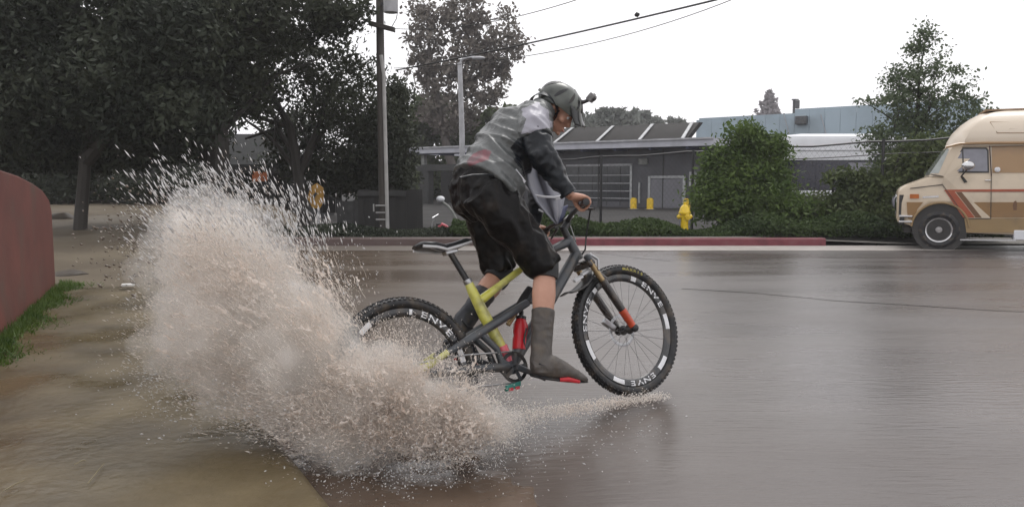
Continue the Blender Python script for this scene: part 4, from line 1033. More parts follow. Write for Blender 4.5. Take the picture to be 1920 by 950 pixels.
BB_().lathe([(.022, -.012), (.024, 0), (.022, .012)], (.337, .386, 0), (-.33, .94, 0), 16).build('seat_clamp', M['steel'], sp2)
BB_().obox((.27, .545, 0), (.035, .004, 0), (-.002, .012, 0), (0, 0, .022)).build('rail_clamp', M['steel'], sp2, bevel=.004)
sad = MB(BM4).loft([((.088, .588, 0), .045, .010), ((.11, .590, 0), .066, .018), (( .17, .582, 0), .068, .020), ((.235, .566, 0), .045, .020), ((.30, .575, 0), .028, .018), ((.37, .592, 0), .022, .015), ((.40, .592, 0), .012, .009)], (0, 0, 1), 16).build('saddle', M['saddle'], bike, 80)
for s in (1, -1):
    BB_().tube([(.10, .578, s * .056), (.17, .566, s * .062), (.235, .552, s * .042), (.30, .563, s * .027), (.395, .583, s * .012)], .0075, 8).build('edge_trim', M['saddlewhite'], sad)
    BB_().tube([(.15, .570, s * .03), (.20, .553, s * .022), (.30, .552, s * .022), (.37, .575, s * .012)], .0035, 6).build('rail', M['steel'], sad)
# cranks, chainring, pedals, chain
ck = BB_().lathe([(.075, .050), (.078, .050), (.078, .054), (.060, .054), (.060, .050)], (BBx, BBy, 0), NZ, 32, True).build('chainring', M['black'], bike)
for k in range(30):
    th = 2 * PI * k / 30
    if k % 6 == 0: BB_().obox((BBx + .04 * math.cos(th), BBy + .04 * math.sin(th), .053), Vector((math.cos(th), math.sin(th), 0)) * .03, Vector((-math.sin(th), math.cos(th), 0)) * .008, (0, 0, .004)).build('spider_arm', M['graphite'], ck)
PD = Vector((.65 - BBx, -.175 - BBy, 0)).normalized() * .172
for s, nm in ((1, 'crank_arm'), (-1, 'crank_arm')):
    e = Vector((BBx, BBy, 0)) + PD * s
    ca = BB_().loft([((BBx, BBy, s * .072), .011, .019), ((BBx + PD.x * s * .5, BBy + PD.y * s * .5, s * .078), .009, .014), ((e.x, e.y, s * .083), .009, .016)], (0, 0, 1), 10).build(nm, M['graphite'], bike, 60)
    BB_().tube([(e.x, e.y, s * .08), (e.x, e.y, s * .185)], .008, 8).build('spindle', M['steel'], ca)
    pc = Vector((e.x, e.y, s * .14))
    pdl = BB_().obox(pc, (.048, -.012, 0), (.0018, .0075, 0), (0, 0, .045)).build('pedal', M['shoered'], bike, bevel=.006)
    BB_().obox(pc + Vector((.0, .002, s * .047)), (.047, -.012, 0), (.001, .004, 0), (0, 0, .002)).build('reflector_edge', M['lamp'], pdl)
BB_().tube([(RX + .01, RY + .045, .052), (.2, .03, .052), (BBx, BBy + .078, .052)], .0045, 6).build('chain', M['steel'], bike)
BB_().tube([(RX + .045, RY - .115, .05), (.2, -.125, .052), (BBx, BBy - .078, .052)], .0045, 6).build('chain', M['steel'], bike)
dl = BB_().obox((RX + .03, RY - .07, .062), (.012, -.055, 0), (.012, .004, 0), (0, 0, .006)).build('derailleur', M['black'], bike, bevel=.004)
BB_().lathe([(.02, .052), (.022, .055), (.02, .058)], (RX + .045, RY - .115, 0), NZ, 14).build('jockey_wheel', M['graphite'], dl)
cg = BB_().obox((BBx - .03, BBy - .09, .05), (.045, .004, 0), (.004, .014, 0), (0, 0, .012)).build('chain_guide', M['teal'], bike, bevel=.006)
for x in (-.05, -.012): BB_().obox((BBx + x, BBy - .102, .063), (.012, 0, 0), (0, .007, 0), (0, 0, .002)).build('red_pad', M['shoered'], cg)
BB_().obox((RX + .02, RY + .07, -.055), (.03, .012, 0), (-.008, .02, 0), (0, 0, .015)).build('rear_caliper', M['black'], bike, bevel=.006)
# fork
CRa, CRb = 1.078, .392
AX = (Vector((WB_, 0, 0)) - Vector((CRa, CRb, 0))).normalized(); OFS = Vector((-AX.y, AX.x, 0)) * .0
fk = BB_().obox((CRa, CRb, 0), AX * .022, Vector((-AX.y, AX.x, 0)) * .024, (0, 0, .082)).build('fork', M['forkblack'], bike, bevel=.012)
for s in (1, -1):
    c = s * .066; p0 = Vector((CRa, CRb, c)); p1 = Vector((WB_, 0, c)); q_ = lambda t: p0.lerp(p1, t)
    BB_().tube([q_(-.03), q_(.36)], .0165, 12).build('stanchion', M['gold'], fk)
    lg = BB_().tube([q_(.27), q_(.32), q_(.62), q_(.95), q_(1.03)], [.0235, .023, .022, .019, .017], 14).build('fork_lower', M['forkblack'], fk)
    if s > 0:
        BB_().tube([q_(.72), q_(.75), q_(.9), q_(.98)], [.0228, .0232, .0215, .019], 14).build('red_sleeve', M['forkred'], lg)
    BB_().lathe([(.02, -.012), (.024, 0), (.018, .014), (.008, .02)], (WB_, 0, c + s * .005), (0, 0, s), 16).build('axle_end', M['black'], fk)
q0 = lambda t, c: Vector((CRa, CRb, c)).lerp(Vector((WB_, 0, c)), t) + Vector((AX.y, -AX.x, 0)) * -.028
BB_().tube([q0(.30, -.066), q0(.20, -.045) + Vector((-.004, .0, 0)), q0(.18, 0), q0(.20, .045), q0(.30, .066)], [.012, .011, .012, .011, .012], 8).build('fork_arch', M['forkblack'], fk)
BB_().obox((WB_ - .075, .045, -.05), (.032, -.03, 0), (.012, .012, 0), (0, 0, .016)).build('front_caliper', M['steel'], fk, bevel=.006)
BB_().tube([(CRa + .03, CRb - .05, .085), (CRa + .05, CRb + .01, .075), (CRa + .02, CRb + .05, .05)], .008, 7).build('lockout_lever', M['steel'], fk)
BB_().lathe([(.02, -.015), (.022, .012), (.012, .018)], (CRa - .01, CRb + .03, .066), (-.45, .9, 0), 14).build('fork_cap', M['graphite'], fk)
# short flexible mudguard under the crown
mg = MB(BM4); rows = []
for i in range(9):
    t = i / 8; a = 1.115 - .20 * t; b = .345 - .075 * t - .03 * math.sin(t * 2.6) + (.02 if i == 0 else 0)
    wd_ = .028 + .02 * math.sin(t * PI * .9) + .004
    rows.append([(a, b - .012 * abs(j) ** 1.5 / 2.8, j * wd_ / 2 * 1.4) for j in (-2, -1, 0, 1, 2)])
mg.add([p for r in rows for p in r], [(i * 5 + j, i * 5 + j + 1, i * 5 + 5 + j + 1, i * 5 + 5 + j) for i in range(8) for j in range(4)])
m_ = mg.build('mudguard', M['black'], bike, 80); so = m_.modifiers.new('t', 'SOLIDIFY'); so.thickness = .004
for j, (a, b) in enumerate(((1.06, .345), (1.0, .315))): BB_().obox((a, b + .004, .03), (.03, .011, 0), (-.002, .006, .0), (0, -.003, .010)).build('mudguard_print', M['saddlewhite'], m_)
# stem, bar, grips, levers
BB_().tube([(1.012, .555, 0), (.996, .605, 0)], .02, 12).build('steerer', M['black'], bike)
stm = BB_().tube([(.992, .60, 0), (1.035, .642, 0)], [.021, .019], 12).build('stem', M['black'], bike)
GR, GL = Vector((.90, .662, .335)), Vector((1.10, .655, -.335))
bar_pts = [GR, Vector((.945, .672, .25)), Vector((1.0, .662, .09)), Vector((1.035, .645, 0)), Vector((1.055, .662, -.09)), Vector((1.095, .672, -.25)), GL]
hbr = BB_().tube(bar_pts, [.0115, .0115, .013, .016, .013, .0115, .0115], 10).build('handlebar', M['black'], bike)
def along(g, s, d0, d1): dv = (GR - Vector((.945, .672, .25))).normalized() if s > 0 else (GL - Vector((1.095, .672, -.25))).normalized(); return [g + dv * d0, g + dv * d1]
for g, s in ((GR, 1), (GL, -1)):
    gp_ = BB_().tube(along(g, s, -.06, .065), [.0165, .0165], 12).build('grip', M['black'], hbr)
    BB_().lathe([(.018, 0), (.018, .006), (.008, .008)], along(g, s, 0, .065)[1], along(g, s, 0, 1)[1] - g, 12).build('bar_end', M['darkmetal'], gp_)
    pv_ = along(g, s, -.10, 0)[0]; tip = along(g, s, .01, 0)[0] + Vector((.055, -.035, 0))
    BB_().tube([pv_, pv_ + Vector((.04, -.02, 0)), tip], [.011, .009, .0055], 8).build('brake_lever', M['black'], hbr)
    BB_().tube([pv_ + Vector((.03, -.01, 0)), pv_ + Vector((.10, -.02, -s * .05)), Vector((1.10, .54, s * .05)), Vector((1.075, .47, s * .05)), Vector((1.07, .41, -.05))], .0045, 6).build('brake_hose', M['wire'], hbr)
BB_().obox((1.05, .665, .0), (.02, .012, 0), (-.006, .01, 0), (0, 0, .022)).build('bike_computer', M['saddlewhite'], hbr, bevel=.005)
# red bottle riding in the frame
bt = thing('water_bottle', 'red squeeze bottle held low in the bicycle frame', 'bottle', tuple(B(.58, .06)))
b0, bax = Vector((.555, .00, .0)), Vector((.30, .95, 0)).normalized()
BB_().lathe([(.02, .0), (.036, .006), (.037, .06), (.033, .075), (.037, .092), (.037, .135), (.026, .158), (.024, .165)], b0 + bax * -.0, bax, 20).build('flask', M['redbottle'], bt)
BB_().lathe([(.027, .163), (.027, .178), (.012, .186), (.012, .205), (.009, .21)], b0, bax, 16).build('cap', M['black'], bt)
for s in (1, -1): ft_('bottle_cage', [b0 + Vector((.02, -.01, s * .02)), b0 + bax * .05 + Vector((0, 0, s * .040)), b0 + bax * .11 + Vector((.015, 0, s * .034))], .005, 'black', seg=6)

# ------------------------------------------------------------------ rider
rider = thing('person', 'rider in grey rain jacket, black shorts and dark helmet standing on the bicycle pedals', 'person', tuple(B(.5, -.1)))
W_ = lambda v: RH + BD * v[0] + BU * v[1] + BN * v[2]
side = (BN - Vector((0, 0, BN.z))).normalized()                      # across the rider
hipR, hipL = J(912, 362, .13), J(896, 358, -.10)
pedR = W_((.65, -.175, .145)); pedL = W_((2 * BBx - .65, 2 * BBy + .175, -.14))
kneeR, ankR = J(1022, 500, .17), J(1014, 676, .17)
kneeL, ankL = J(938, 512, -.13), J(870, 602, -.13)
heelR, toeR = J(1000, 700, .17), J(1100, 712, .19)
heelL, toeL = J(836, 645, -.13), J(905, 690, -.13)
pel, mid, che, nck = J(912, 338, .02), J(938, 296, .03), J(975, 245, .05), J(1010, 214, .06)
shR, shL = J(996, 228, .22), J(1004, 232, -.12)
elR, elL = J(1016, 292, .31), J(1018, 330, -.24)
gR, gL = W_(GR), W_(GL)
wrR = gR - BD * .075 + BU * .045 + BN * -.005
wrL = gL - BD * .07 + BU * .045
Hc = J(1046, 206, .07)
f = Vector((.66, -.22, -.60)).normalized(); r_ = f.cross(Vector((0, 0, 1))).normalized(); u = r_.cross(f).normalized()
r_ = (r_ + u * .02).normalized()
HM = Matrix((( f.x, r_.x, u.x), (f.y, r_.y, u.y), (f.z, r_.z, u.z)))
hp_ = lambda a, b, c: Hc + f * a + r_ * b + u * c                  # forward, towards the right ear, up
def hand(mb, g, ax, fwd, up, wr, s):
    """palm over the grip, four fingers closed round it, thumb underneath; ax points to the bar end"""
    kc = g - fwd * .012 + up * .030
    mb.loft([(wr, .028, .021), (wr.lerp(kc, .35), .034, .021), (wr.lerp(kc, .8), .041, .019), (kc + fwd * .008, .040, .016)], ax, 14)
    for i, (o, ln, rr) in enumerate(((.033, .88, .0078), (.012, 1.0, .0088), (-.010, 1.06, .0092), (-.032, 1.0, .0088))):
        pts = []; n = 7
        for k in range(n + 1):
            a = R(118 - (175 + 18 * i * .3) * ln * k / n); rad = .0285 + (.003 if k in (1, 4) else 0)
            pts.append(g + ax * (o + .002 * k * (.2 if i < 2 else -.1)) + (fwd * math.cos(a) + up * math.sin(a)) * rad)
        mb.tube(pts, [rr * 1.12] * 2 + [rr * 1.08] * 3 + [rr, rr * .95, rr * .8], 9)
    th = [g - ax * .030 - fwd * .045 + up * .030, g - ax * .050 - fwd * .030 + up * .004, g - ax * .048 - fwd * .010 - up * .024, g - ax * .036 + fwd * .014 - up * .028]
    mb.tube(th, [.014, .0125, .011, .0085], 9)
bd_ = MB()
# trunk, neck, head
bd_.loft([(pel - (mid - pel) * .1, .11, .09), (pel, .13, .10), (mid, .15, .115), (che, .165, .115), (che.lerp(nck, .6), .15, .085), (nck, .075, .06)], side, 20)
nb = hp_(-.055, 0, -.07)
bd_.loft([(nck - (nb - nck) * .5, .075, .07), (nck.lerp(nb, .4), .060, .060), (nb, .056, .058), (hp_(-.03, 0, -.01), .055, .06)], side, 16)
bd_.ball(hp_(-.012, 0, .03), (.096, .074, .088), 20, 13, HM)
bd_.loft([(hp_(.058, 0, .04), .050, .03), (hp_(.052, 0, 0), .056, .045), (hp_(.045, 0, -.045), .050, .048), (hp_(.052, 0, -.085), .036, .036), (hp_(.058, 0, -.106), .02, .02)], r_, 16)
bd_.ball(hp_(.02, 0, -.07), (.06, .055, .028), 14, 8, HM)
bd_.loft([(hp_(.085, 0, .018), .008, .008), (hp_(.098, 0, -.008), .011, .010), (hp_(.108, 0, -.028), .016, .013), (hp_(.094, 0, -.040), .011, .009)], r_, 10)
bd_.ball(hp_(.092, 0, -.064), (.012, .023, .006), 10, 6, HM); bd_.ball(hp_(.090, 0, -.074), (.012, .019, .006), 10, 6, HM)
bd_.ball(hp_(.086, 0, -.098), (.014, .018, .013), 10, 6, HM)
for s in (1, -1):
    bd_.ball(hp_(.076, s * .034, .022), (.016, .024, .010), 10, 6, HM)
    bd_.ball(hp_(.062, s * .045, -.022), (.026, .022, .02), 10, 6, HM)
    bd_.ball(hp_(-.008, s * .079, -.012), (.019, .008, .031), 12, 8, HM)
# arms and hands
for sh, el, wr, g, s in ((shR, elR, wrR, gR, 1), (shL, elL, wrL, gL, -1)):
    bd_.loft([(sh + (nck - sh) * .5, .055, .055), (sh, .056, .056), (sh.lerp(el, .5), .046, .046), (el, .038, .038), (el.lerp(wr, .35), .040, .038), (wr.lerp(el, .12), .027, .024), (wr, .028, .021)], side, 14)
    ax = (BN * .9 - BD * .35).normalized() * s
    hand(bd_, g + ax * .0, ax, BD, BU, wr, s)
# legs
for hip, kn, an, hl, to in ((hipR, kneeR, ankR, heelR, toeR), (hipL, kneeL, ankL, heelL, toeL)):
    bd_.loft([(hip + (hip - kn) * .02, .06, .06), (hip, .065, .07), (hip.lerp(kn, .5), .058, .060), (kn + (hip - kn) * .08, .052, .056), (kn, .054, .060), (kn.lerp(an, .10), .052, .057), (kn.lerp(an, .3), .055, .064), (kn.lerp(an, .6), .043, .050), (kn.lerp(an, .9), .034, .038), (an, .034, .040)], side, 18)
    upv = (an - hl).normalized(); bd_.loft([(hl.lerp(to, .06) + upv * .038, .024, .026), (hl.lerp(to, .35) + upv * .042, .030, .026), (hl.lerp(to, .7) + upv * .026, .034, .014), (hl.lerp(to, .92) + upv * .012, .022, .008)], side, 12)
    bd_.loft([(an, .034, .04), (hl.lerp(to, .18) + upv * .035, .03, .036)], side, 12)
body_ = solid(bd_, 'body', M['skin'], rider, .0055, 4)
for s in (1, -1):
    ey = MB().ball(hp_(.082, s * .033, .006), .0105, 12, 8).build('eye', M['decal'], rider, 180)
    MB().ball(hp_(.0905, s * .033, .005), (.003, .0048, .0048), 10, 6, HM).build('iris', M['black'], ey, 180)
    MB().tube([hp_(.094, s * .016, .024), hp_(.095, s * .035, .029), hp_(.084, s * .052, .022)], [.004, .0045, .002], 6).build('eyebrow', M['hair'], rider, 180)
MB().ball(hp_(.102, 0, -.069), (.006, .019, .005), 10, 6, HM).build('lips', M['face'], rider, 180)
hr = MB()
for k in range(70):
    a = R(120 + 120 * (k / 69)); q0_ = hp_(-.012 + .098 * math.cos(a), .078 * math.sin(a), .0 + .01 * math.sin(k * 3.1))
    hr.tube([q0_, q0_ + u * -.045 - f * .006 + r_ * .004 * math.sin(k), q0_ + u * (-.075 - .02 * abs(math.sin(k * 1.7))) + f * .012], [.008, .007, .002], 5)
hr.build('hair', M['hair'], rider, 180)
# jacket
def nz(p, sc, off=0): return noise.noise(Vector((p.x * sc + off, p.y * sc, p.z * sc)))
sd = (nck - pel).normalized()
def fold(p, amp=.010):
    # creases running across the back, gathered at the waist
    t = (p - pel).dot(sd); c = (p - pel).dot(side); d3 = (p - pel) - sd * t - side * c
    v = noise.noise(Vector((t * 13 + c * 3, c * 4, d3.length * 6))); w2 = noise.noise(Vector((t * 30 + c * 9, c * 8 + 5, 2)))
    low_ = max(0, 1 - abs(t - .12) / .16); return amp * (.25 - abs(v)) * (3.0 + 2.4 * low_) + amp * .6 * w2 + amp * (.3 + .9 * low_) * (.2 - abs(noise.noise(Vector((t * 24 + c * 8, c * 5 + 9, d3.length * 9)))))
jk = MB()
hem = pel + (pel - mid) * .42
hem = J(915, 345, .02)
jk.loft([(hem - sd * .05, .225, .192), (hem, .226, .19), (pel + sd * .03, .212, .172), (mid, .195, .158), (mid.lerp(che, .5), .205, .158), (che, .215, .152), (che.lerp(nck, .45), .185, .12), (che.lerp(nck, .8), .125, .09), (nck + sd * .03, .085, .075), (nck + sd * .06, .080, .07)], side, 30)
jk.loft([(shR + (nck - shR) * .55, .09, .10), (shR + (nck - shR) * .1, .092, .092), (shR.lerp(elR, .25), .088, .086), (shR.lerp(elR, .55), .082, .078)], side, 18)
jk.loft([(shL + (nck - shL) * .55, .09, .10), (shL + (nck - shL) * .1, .092, .092), (shL.lerp(elL, .25), .08, .08), (shL.lerp(elL, .5), .075, .073)], side, 18)
jac = solid(jk, 'jacket', M['jacket'], rider, .0062, 5, fold)
jac.data.materials.clear()
for m in ('jacket', 'jacketpale', 'jacketdark', 'redprint'): jac.data.materials.append(M[m])
o0 = wloc(jac)
def inside(pt, poly):
    x, y = pt; c = False
    for k in range(len(poly)):
        (x0, y0), (x1, y1) = poly[k], poly[k - 1]
        if (y0 > y) != (y1 > y) and x < (x1 - x0) * (y - y0) / (y1 - y0) + x0: c = not c
    return c
def onto(q):
    d = q - Vector((0, 0, H)); dep = d.y * cp - d.z * sp; return 960 + F * d.x / dep, 475 - F * (d.y * sp + d.z * cp) / dep
YOKE = [(976, 205), (1008, 192), (1028, 208), (1036, 238), (1010, 246), (976, 252), (986, 226)]
SIDEP = [(972, 258), (1060, 244), (1060, 340), (1002, 344), (984, 330), (966, 300), (958, 276)]
RED = [(874, 304), (888, 287), (912, 278), (922, 284), (916, 300), (896, 306), (880, 312)]
for pg in jac.data.polygons:                      # sewn panels: pale yoke, black flank, faded print on the tail
    c = pg.center + o0
    if pg.normal.dot(Vector((0, 0, H)) - c) < 0: continue
    q = onto(c + Vector((1, 1, 1)) * .008 * noise.noise(c * 30))
    if inside(q, YOKE): pg.material_index = 1
    elif inside(q, SIDEP): pg.material_index = 2
    elif inside(q, RED) and noise.noise(c * 30) > -.42: pg.material_index = 3
for sh, el, wr, fr0 in ((shR, elR, wrR, .42), (shL, elL, wrL, .4)):
    sv = MB(); p0 = sh.lerp(el, fr0); wq = wr + (el - wr).normalized() * .02
    sv.loft([(p0, .078, .074), (sh.lerp(el, .75), .076, .072), (el, .073, .072), (el.lerp(wq, .3), .066, .066), (el.lerp(wq, .6), .056, .056), (el.lerp(wq, .88), .046, .044), (wq, .042, .040)], side, 20)
    so_ = solid(sv, 'sleeve', M['jacketdark'], jac, .007, 4, lambda p: .009 * (.2 - abs(noise.noise(Vector((p.x * 15, p.y * 15, p.z * 19))))) * 2 + .003 * nz(p, 40))
    MB().lathe([(.043, 0), (.045, .004), (.045, .014), (.043, .018)], wq - (wr - el).normalized() * .008, wr - el, 20).build('cuff', M['jacketdark'], so_)
MB().lathe([(.086, .0), (.09, .0), (.086, .045), (.082, .045)], nck + sd * .04, sd * .7 + (nb - nck).normalized() * .6, 24, True).build('collar', M['jacketdark'], jac)
# hem piping and the loose unzipped front flap with its white edging
def sheet_part(name, rows, m, par, th=.006):
    mb = MB(); n = len(rows[0]); k = len(rows)
    mb.add([p for r in rows for p in r], [(i * n + j, i * n + j + 1, (i + 1) * n + j + 1, (i + 1) * n + j) for i in range(k - 1) for j in range(n - 1)])
    o = mb.build(name, m, par, 180); s = o.modifiers.new('t', 'SOLIDIFY'); s.thickness = th
    return o
flp = []
Lf = [(992, 300), (986, 330), (990, 352), (1004, 378), (1022, 400), (1041, 420)]
Rt = [(1022, 300), (1036, 322), (1052, 348), (1058, 372), (1054, 396), (1046, 420)]
for i in range(16):
    t = i / 15 * 5; k = min(int(t), 4); a = t - k; row = []
    l0 = [Lf[k][j] * (1 - a) + Lf[k + 1][j] * a for j in (0, 1)]; r0_ = [Rt[k][j] * (1 - a) + Rt[k + 1][j] * a for j in (0, 1)]
    for j in range(14):
        s = j / 13; px = l0[0] * (1 - s) + r0_[0] * s; py = l0[1] * (1 - s) + r0_[1] * s
        row.append(J(px, py, .085 - .05 * s + .022 * math.sin(s * 11 + i * .12) + .012 * math.sin(s * 23 + 1)))
    flp.append(row)
fo = sheet_part('front_flap', flp, M['flap'], jac)
pl = lambda pts, off, r: MB().tube([J(x, y, off) for x, y in pts], r, 6)
pl([(966, 318), (975, 330), (984, 342)], .225, .008).build('piping', M['piping'], jac)
pl([(979, 344), (990, 355), (1003, 366), (1020, 369), (1040, 370), (1056, 367)], .105, .0065).build('piping', M['piping'], fo)
pl([(1041, 373), (1056, 371)], .10, .0055).build('zip_pull', M['piping'], fo)
pl([(1010, 393), (1018, 397)], .11, .005).build('tab', M['piping'], fo)
pl([(862, 333), (885, 328), (915, 327), (950, 334), (983, 349)], .215, .0045).build('hem_cord', M['jacketdark'], jac)
bl_ = []
for i in range(6):
    t = i / 5; bl_.append([J(1052 + 10 * t * .2 - 3 * i, 388 + 34 * t, .02), J(1064 - 2 * i, 384 + 30 * t, .0)])
sheet_part('blue_lining', bl_, M['soffit'], fo)
# shorts
st = MB()
wst = J(914, 350, .02)
st.loft([(J(918, 318, .02), .15, .12), (J(914, 336, .02), .195, .165), (J(910, 352, .02), .21, .178), (J(912, 372, .02), .205, .168), (hipR.lerp(hipL, .5) + (kneeR - hipR) * .16, .19, .14)], side, 24)
st.loft([(hipR + (hipR - kneeR) * .06, .10, .13), (hipR.lerp(kneeR, .15), .112, .132), (hipR.lerp(kneeR, .45), .102, .112), (hipR.lerp(kneeR, .75), .092, .10), (hipR.lerp(kneeR, .97), .092, .10), (kneeR + (kneeR - hipR) * .03, .088, .094)], side, 22)
st.loft([(hipL + (hipL - kneeL) * .06, .11, .13), (hipL.lerp(kneeL, .15), .105, .115), (hipL.lerp(kneeL, .5), .094, .096), (hipL.lerp(kneeL, .98), .09, .088)], side, 22)
def sfold(p):
    a = (kneeR - hipR).normalized(); t = (p - hipR).dot(a); q = (p - hipR) - a * t
    return .019 * (.22 - abs(noise.noise(Vector((t * 5, q.x * 13 + t * 5, q.y * 13 + q.z * 10))))) * 2 + .010 * (.2 - abs(noise.noise(Vector((t * 13, q.x * 20, q.y * 20 + 3))))) + .003 * nz(p, 40)
shr = solid(st, 'shorts', M['shorts'], rider, .009, 5, sfold)
for kn, an, hip in ((kneeR, ankR, hipR), (kneeL, ankL, hipL)):
    dn = (an - kn).normalized()
    MB().loft([(kn + (hip - kn) * .1, .066, .074), (kn, .068, .078), (kn + dn * .03, .066, .074), (kn + dn * .058, .064, .070), (kn + dn * .06, .05, .055)], side, 24).build('knee_sleeve', M['liner'], rider, 60)
# overshoes: tall cuff, foot, sole
for kn, an, hl, to, m, t0 in ((kneeR, ankR, heelR, toeR, 'sock', .47), (kneeL, ankL, heelL, toeL, 'socknavy', .42)):
    ov = MB(); up2 = (an - hl).normalized()
    ov.loft([(kn.lerp(an, t0 - .01), .052, .058), (kn.lerp(an, t0), .056, .062), (kn.lerp(an, .75), .049, .056), (kn.lerp(an, .95), .046, .058), (an, .046, .060), (hl.lerp(to, .14), .042, .052)], side, 20)
    fd_ = (to - hl).normalized(); un = side.cross(fd_).normalized(); un = un if un.z > 0 else -un
    ov.loft([(hl - fd_ * .012 + un * .024, .026, .030), (hl + fd_ * .03 + un * .034, .036, .046), (hl.lerp(to, .32) + un * .044, .043, .058), (hl.lerp(to, .52) + un * .032, .047, .046), (hl.lerp(to, .75) + un * .018, .048, .032), (hl.lerp(to, .93) + un * .006, .036, .018), (to, .016, .012)], side, 18)
    sh_ = solid(ov, 'overshoe', M[m], rider, .006, 4, lambda p: .003 * (.2 - abs(nz(p, 24))) * 2)
    MB().loft([(hl - fd_ * .008 - un * .008, .022, .008), (hl + fd_ * .05 - un * .012, .034, .010), (hl.lerp(to, .5) - un * .012, .040, .011), (hl.lerp(to, .8) - un * .010, .040, .010), (to - un * .006, .018, .007)], side, 14).build('sole', M['black'], sh_, 60)
    MB().loft([(hl.lerp(to, .42) - un * .010 + side * .034, .006, .010), (hl.lerp(to, .55) - un * .002 + side * .044, .008, .013), (hl.lerp(to, .78) - un * .008 + side * .036, .006, .009)], side, 10).build('sole_flash', M['shoered'], sh_, 60)
    MB().tube([an + side * .046 - fd_ * .035 - up2 * .01, an + side * .049 - up2 * .02, an + side * .042 + fd_ * .05 - up2 * .012], .0035, 6).build('seam', M['liner'], sh_)
    if m == 'sock': MB().obox(an + fd_ * .066 + up2 * .012, fd_ * .012, side * .014, un * .004).build('pull_tab', M['liner'], sh_)
# helmet
hm = thing('helmet', None, None, (0, 0, 0)); bpy.data.objects.remove(hm)
mb = MB(); rs = []; HC = hp_(-.012, 0, .036); n1, n2 = 10, 40
def hsurf(az, el, k=1.0):
    ca = math.cos(el); return HC + (f * math.cos(az) * ca * .138 + r_ * math.sin(az) * ca * .104 + u * math.sin(el) * .108) * k
def low(az): return R(-6 - 30 * sm((-math.cos(az) + .25) / 1.2))
def cyc(i, k=1.0): return [hsurf(2 * PI * j / n2, low(2 * PI * j / n2) + (R(86) - low(2 * PI * j / n2)) * i / n1, k) for j in range(n2)]
outer = [cyc(i, 1 + .006 * math.sin(i * 1.9)) for i in range(n1 + 1)]; inner = [cyc(i, .86) for i in range(n1 + 1)]
mb.rings(list(reversed(inner)) + outer, True)
hel = mb.build('helmet', M['helmet'], rider, 50)
for az in (0, 32, -32, 62, -62, 180, 150, -150, 100, -100):
    e0_, e1_ = (20, 62) if abs(az) < 90 else (8, 58)
    mb = MB(); rr = []
    for k in range(7):
        el = R(e0_ + (e1_ - e0_) * k / 6); wdt = .026 * math.sin(PI * (k + .6) / 7.2) + .003
        tw = R(az) + (R(-8) if az else 0) * k / 6 * (1 if az > 0 else -1)
        rr.append([hsurf(tw - wdt * 3.2, el, 1.012), hsurf(tw + wdt * 3.2, el, 1.012), hsurf(tw + wdt * 3.2, el, .95), hsurf(tw - wdt * 3.2, el, .95)])
    mb.rings(rr).build('vent', M['black'], hel, 0)
rows = []
for i in range(9):
    t = i / 8; row = []
    for j in range(13):
        s = (j - 6) / 6; a_ = .108 + .088 * t - .030 * s * s * (1 - .3 * t) - .012 * t * s * s; c_ = .070 - .060 * t - .020 * s * s - .008 * math.sin(t * 3); row.append(hp_(a_ - .012, s * (.088 - .012 * t), c_ + .02))
    rows.append(row)
vz_ = sheet_part('visor', rows, M['visor'], hel, .005)
for s in (1, -1):
    MB().tube([hp_(.03, s * .078, .01), hp_(.02, s * .072, -.05), hp_(.045, s * .045, -.10), hp_(.052, 0, -.112)], .0045, 6).build('strap', M['black'], hel)
    MB().tube([hp_(-.06, s * .075, .0), hp_(-.02, s * .078, -.03), hp_(.02, s * .072, -.05)], .004, 6).build('strap', M['black'], hel)
    MB().tube([hsurf(R(s * 12), R(84), 1.0), hsurf(R(s * 16), R(50), 1.015), hsurf(R(s * 20), R(22), 1.02), hp_(.15, s * .045, .04), hp_(.178, s * .040, .016)], .0035, 6).build('pale_stripe', M['pale'], hel)
MB().obox(hsurf(R(150), R(-8), 1.01), f * .014, u * .008, r_ * .004).build('logo_plate', M['pale'], hel)
ac_ = hp_(.105, .0, .158)
acm = thing('action_camera', 'small mottled action camera on a mount atop the helmet', 'camera', tuple(hp_(.085, 0, .115)))
MB().tube([hp_(.075, 0, .112), hp_(.09, 0, .13), ac_], [.014, .010, .010], 10).build('mount_arm', M['black'], acm)
cb_ = MB().obox(ac_ + u * .012, f * .018, r_ * .030, u * .023).build('housing', M['camera'], acm, bevel=.006)
MB().lathe([(.012, .018), (.013, .026), (.008, .028)], ac_ + u * .018 + r_ * .010, f, 14).build('lens', M['black'], cb_)
MB().obox(ac_ + u * .037 - r_ * .012, f * .006, r_ * .006, u * .003).build('shutter_button', M['pale'], cb_)

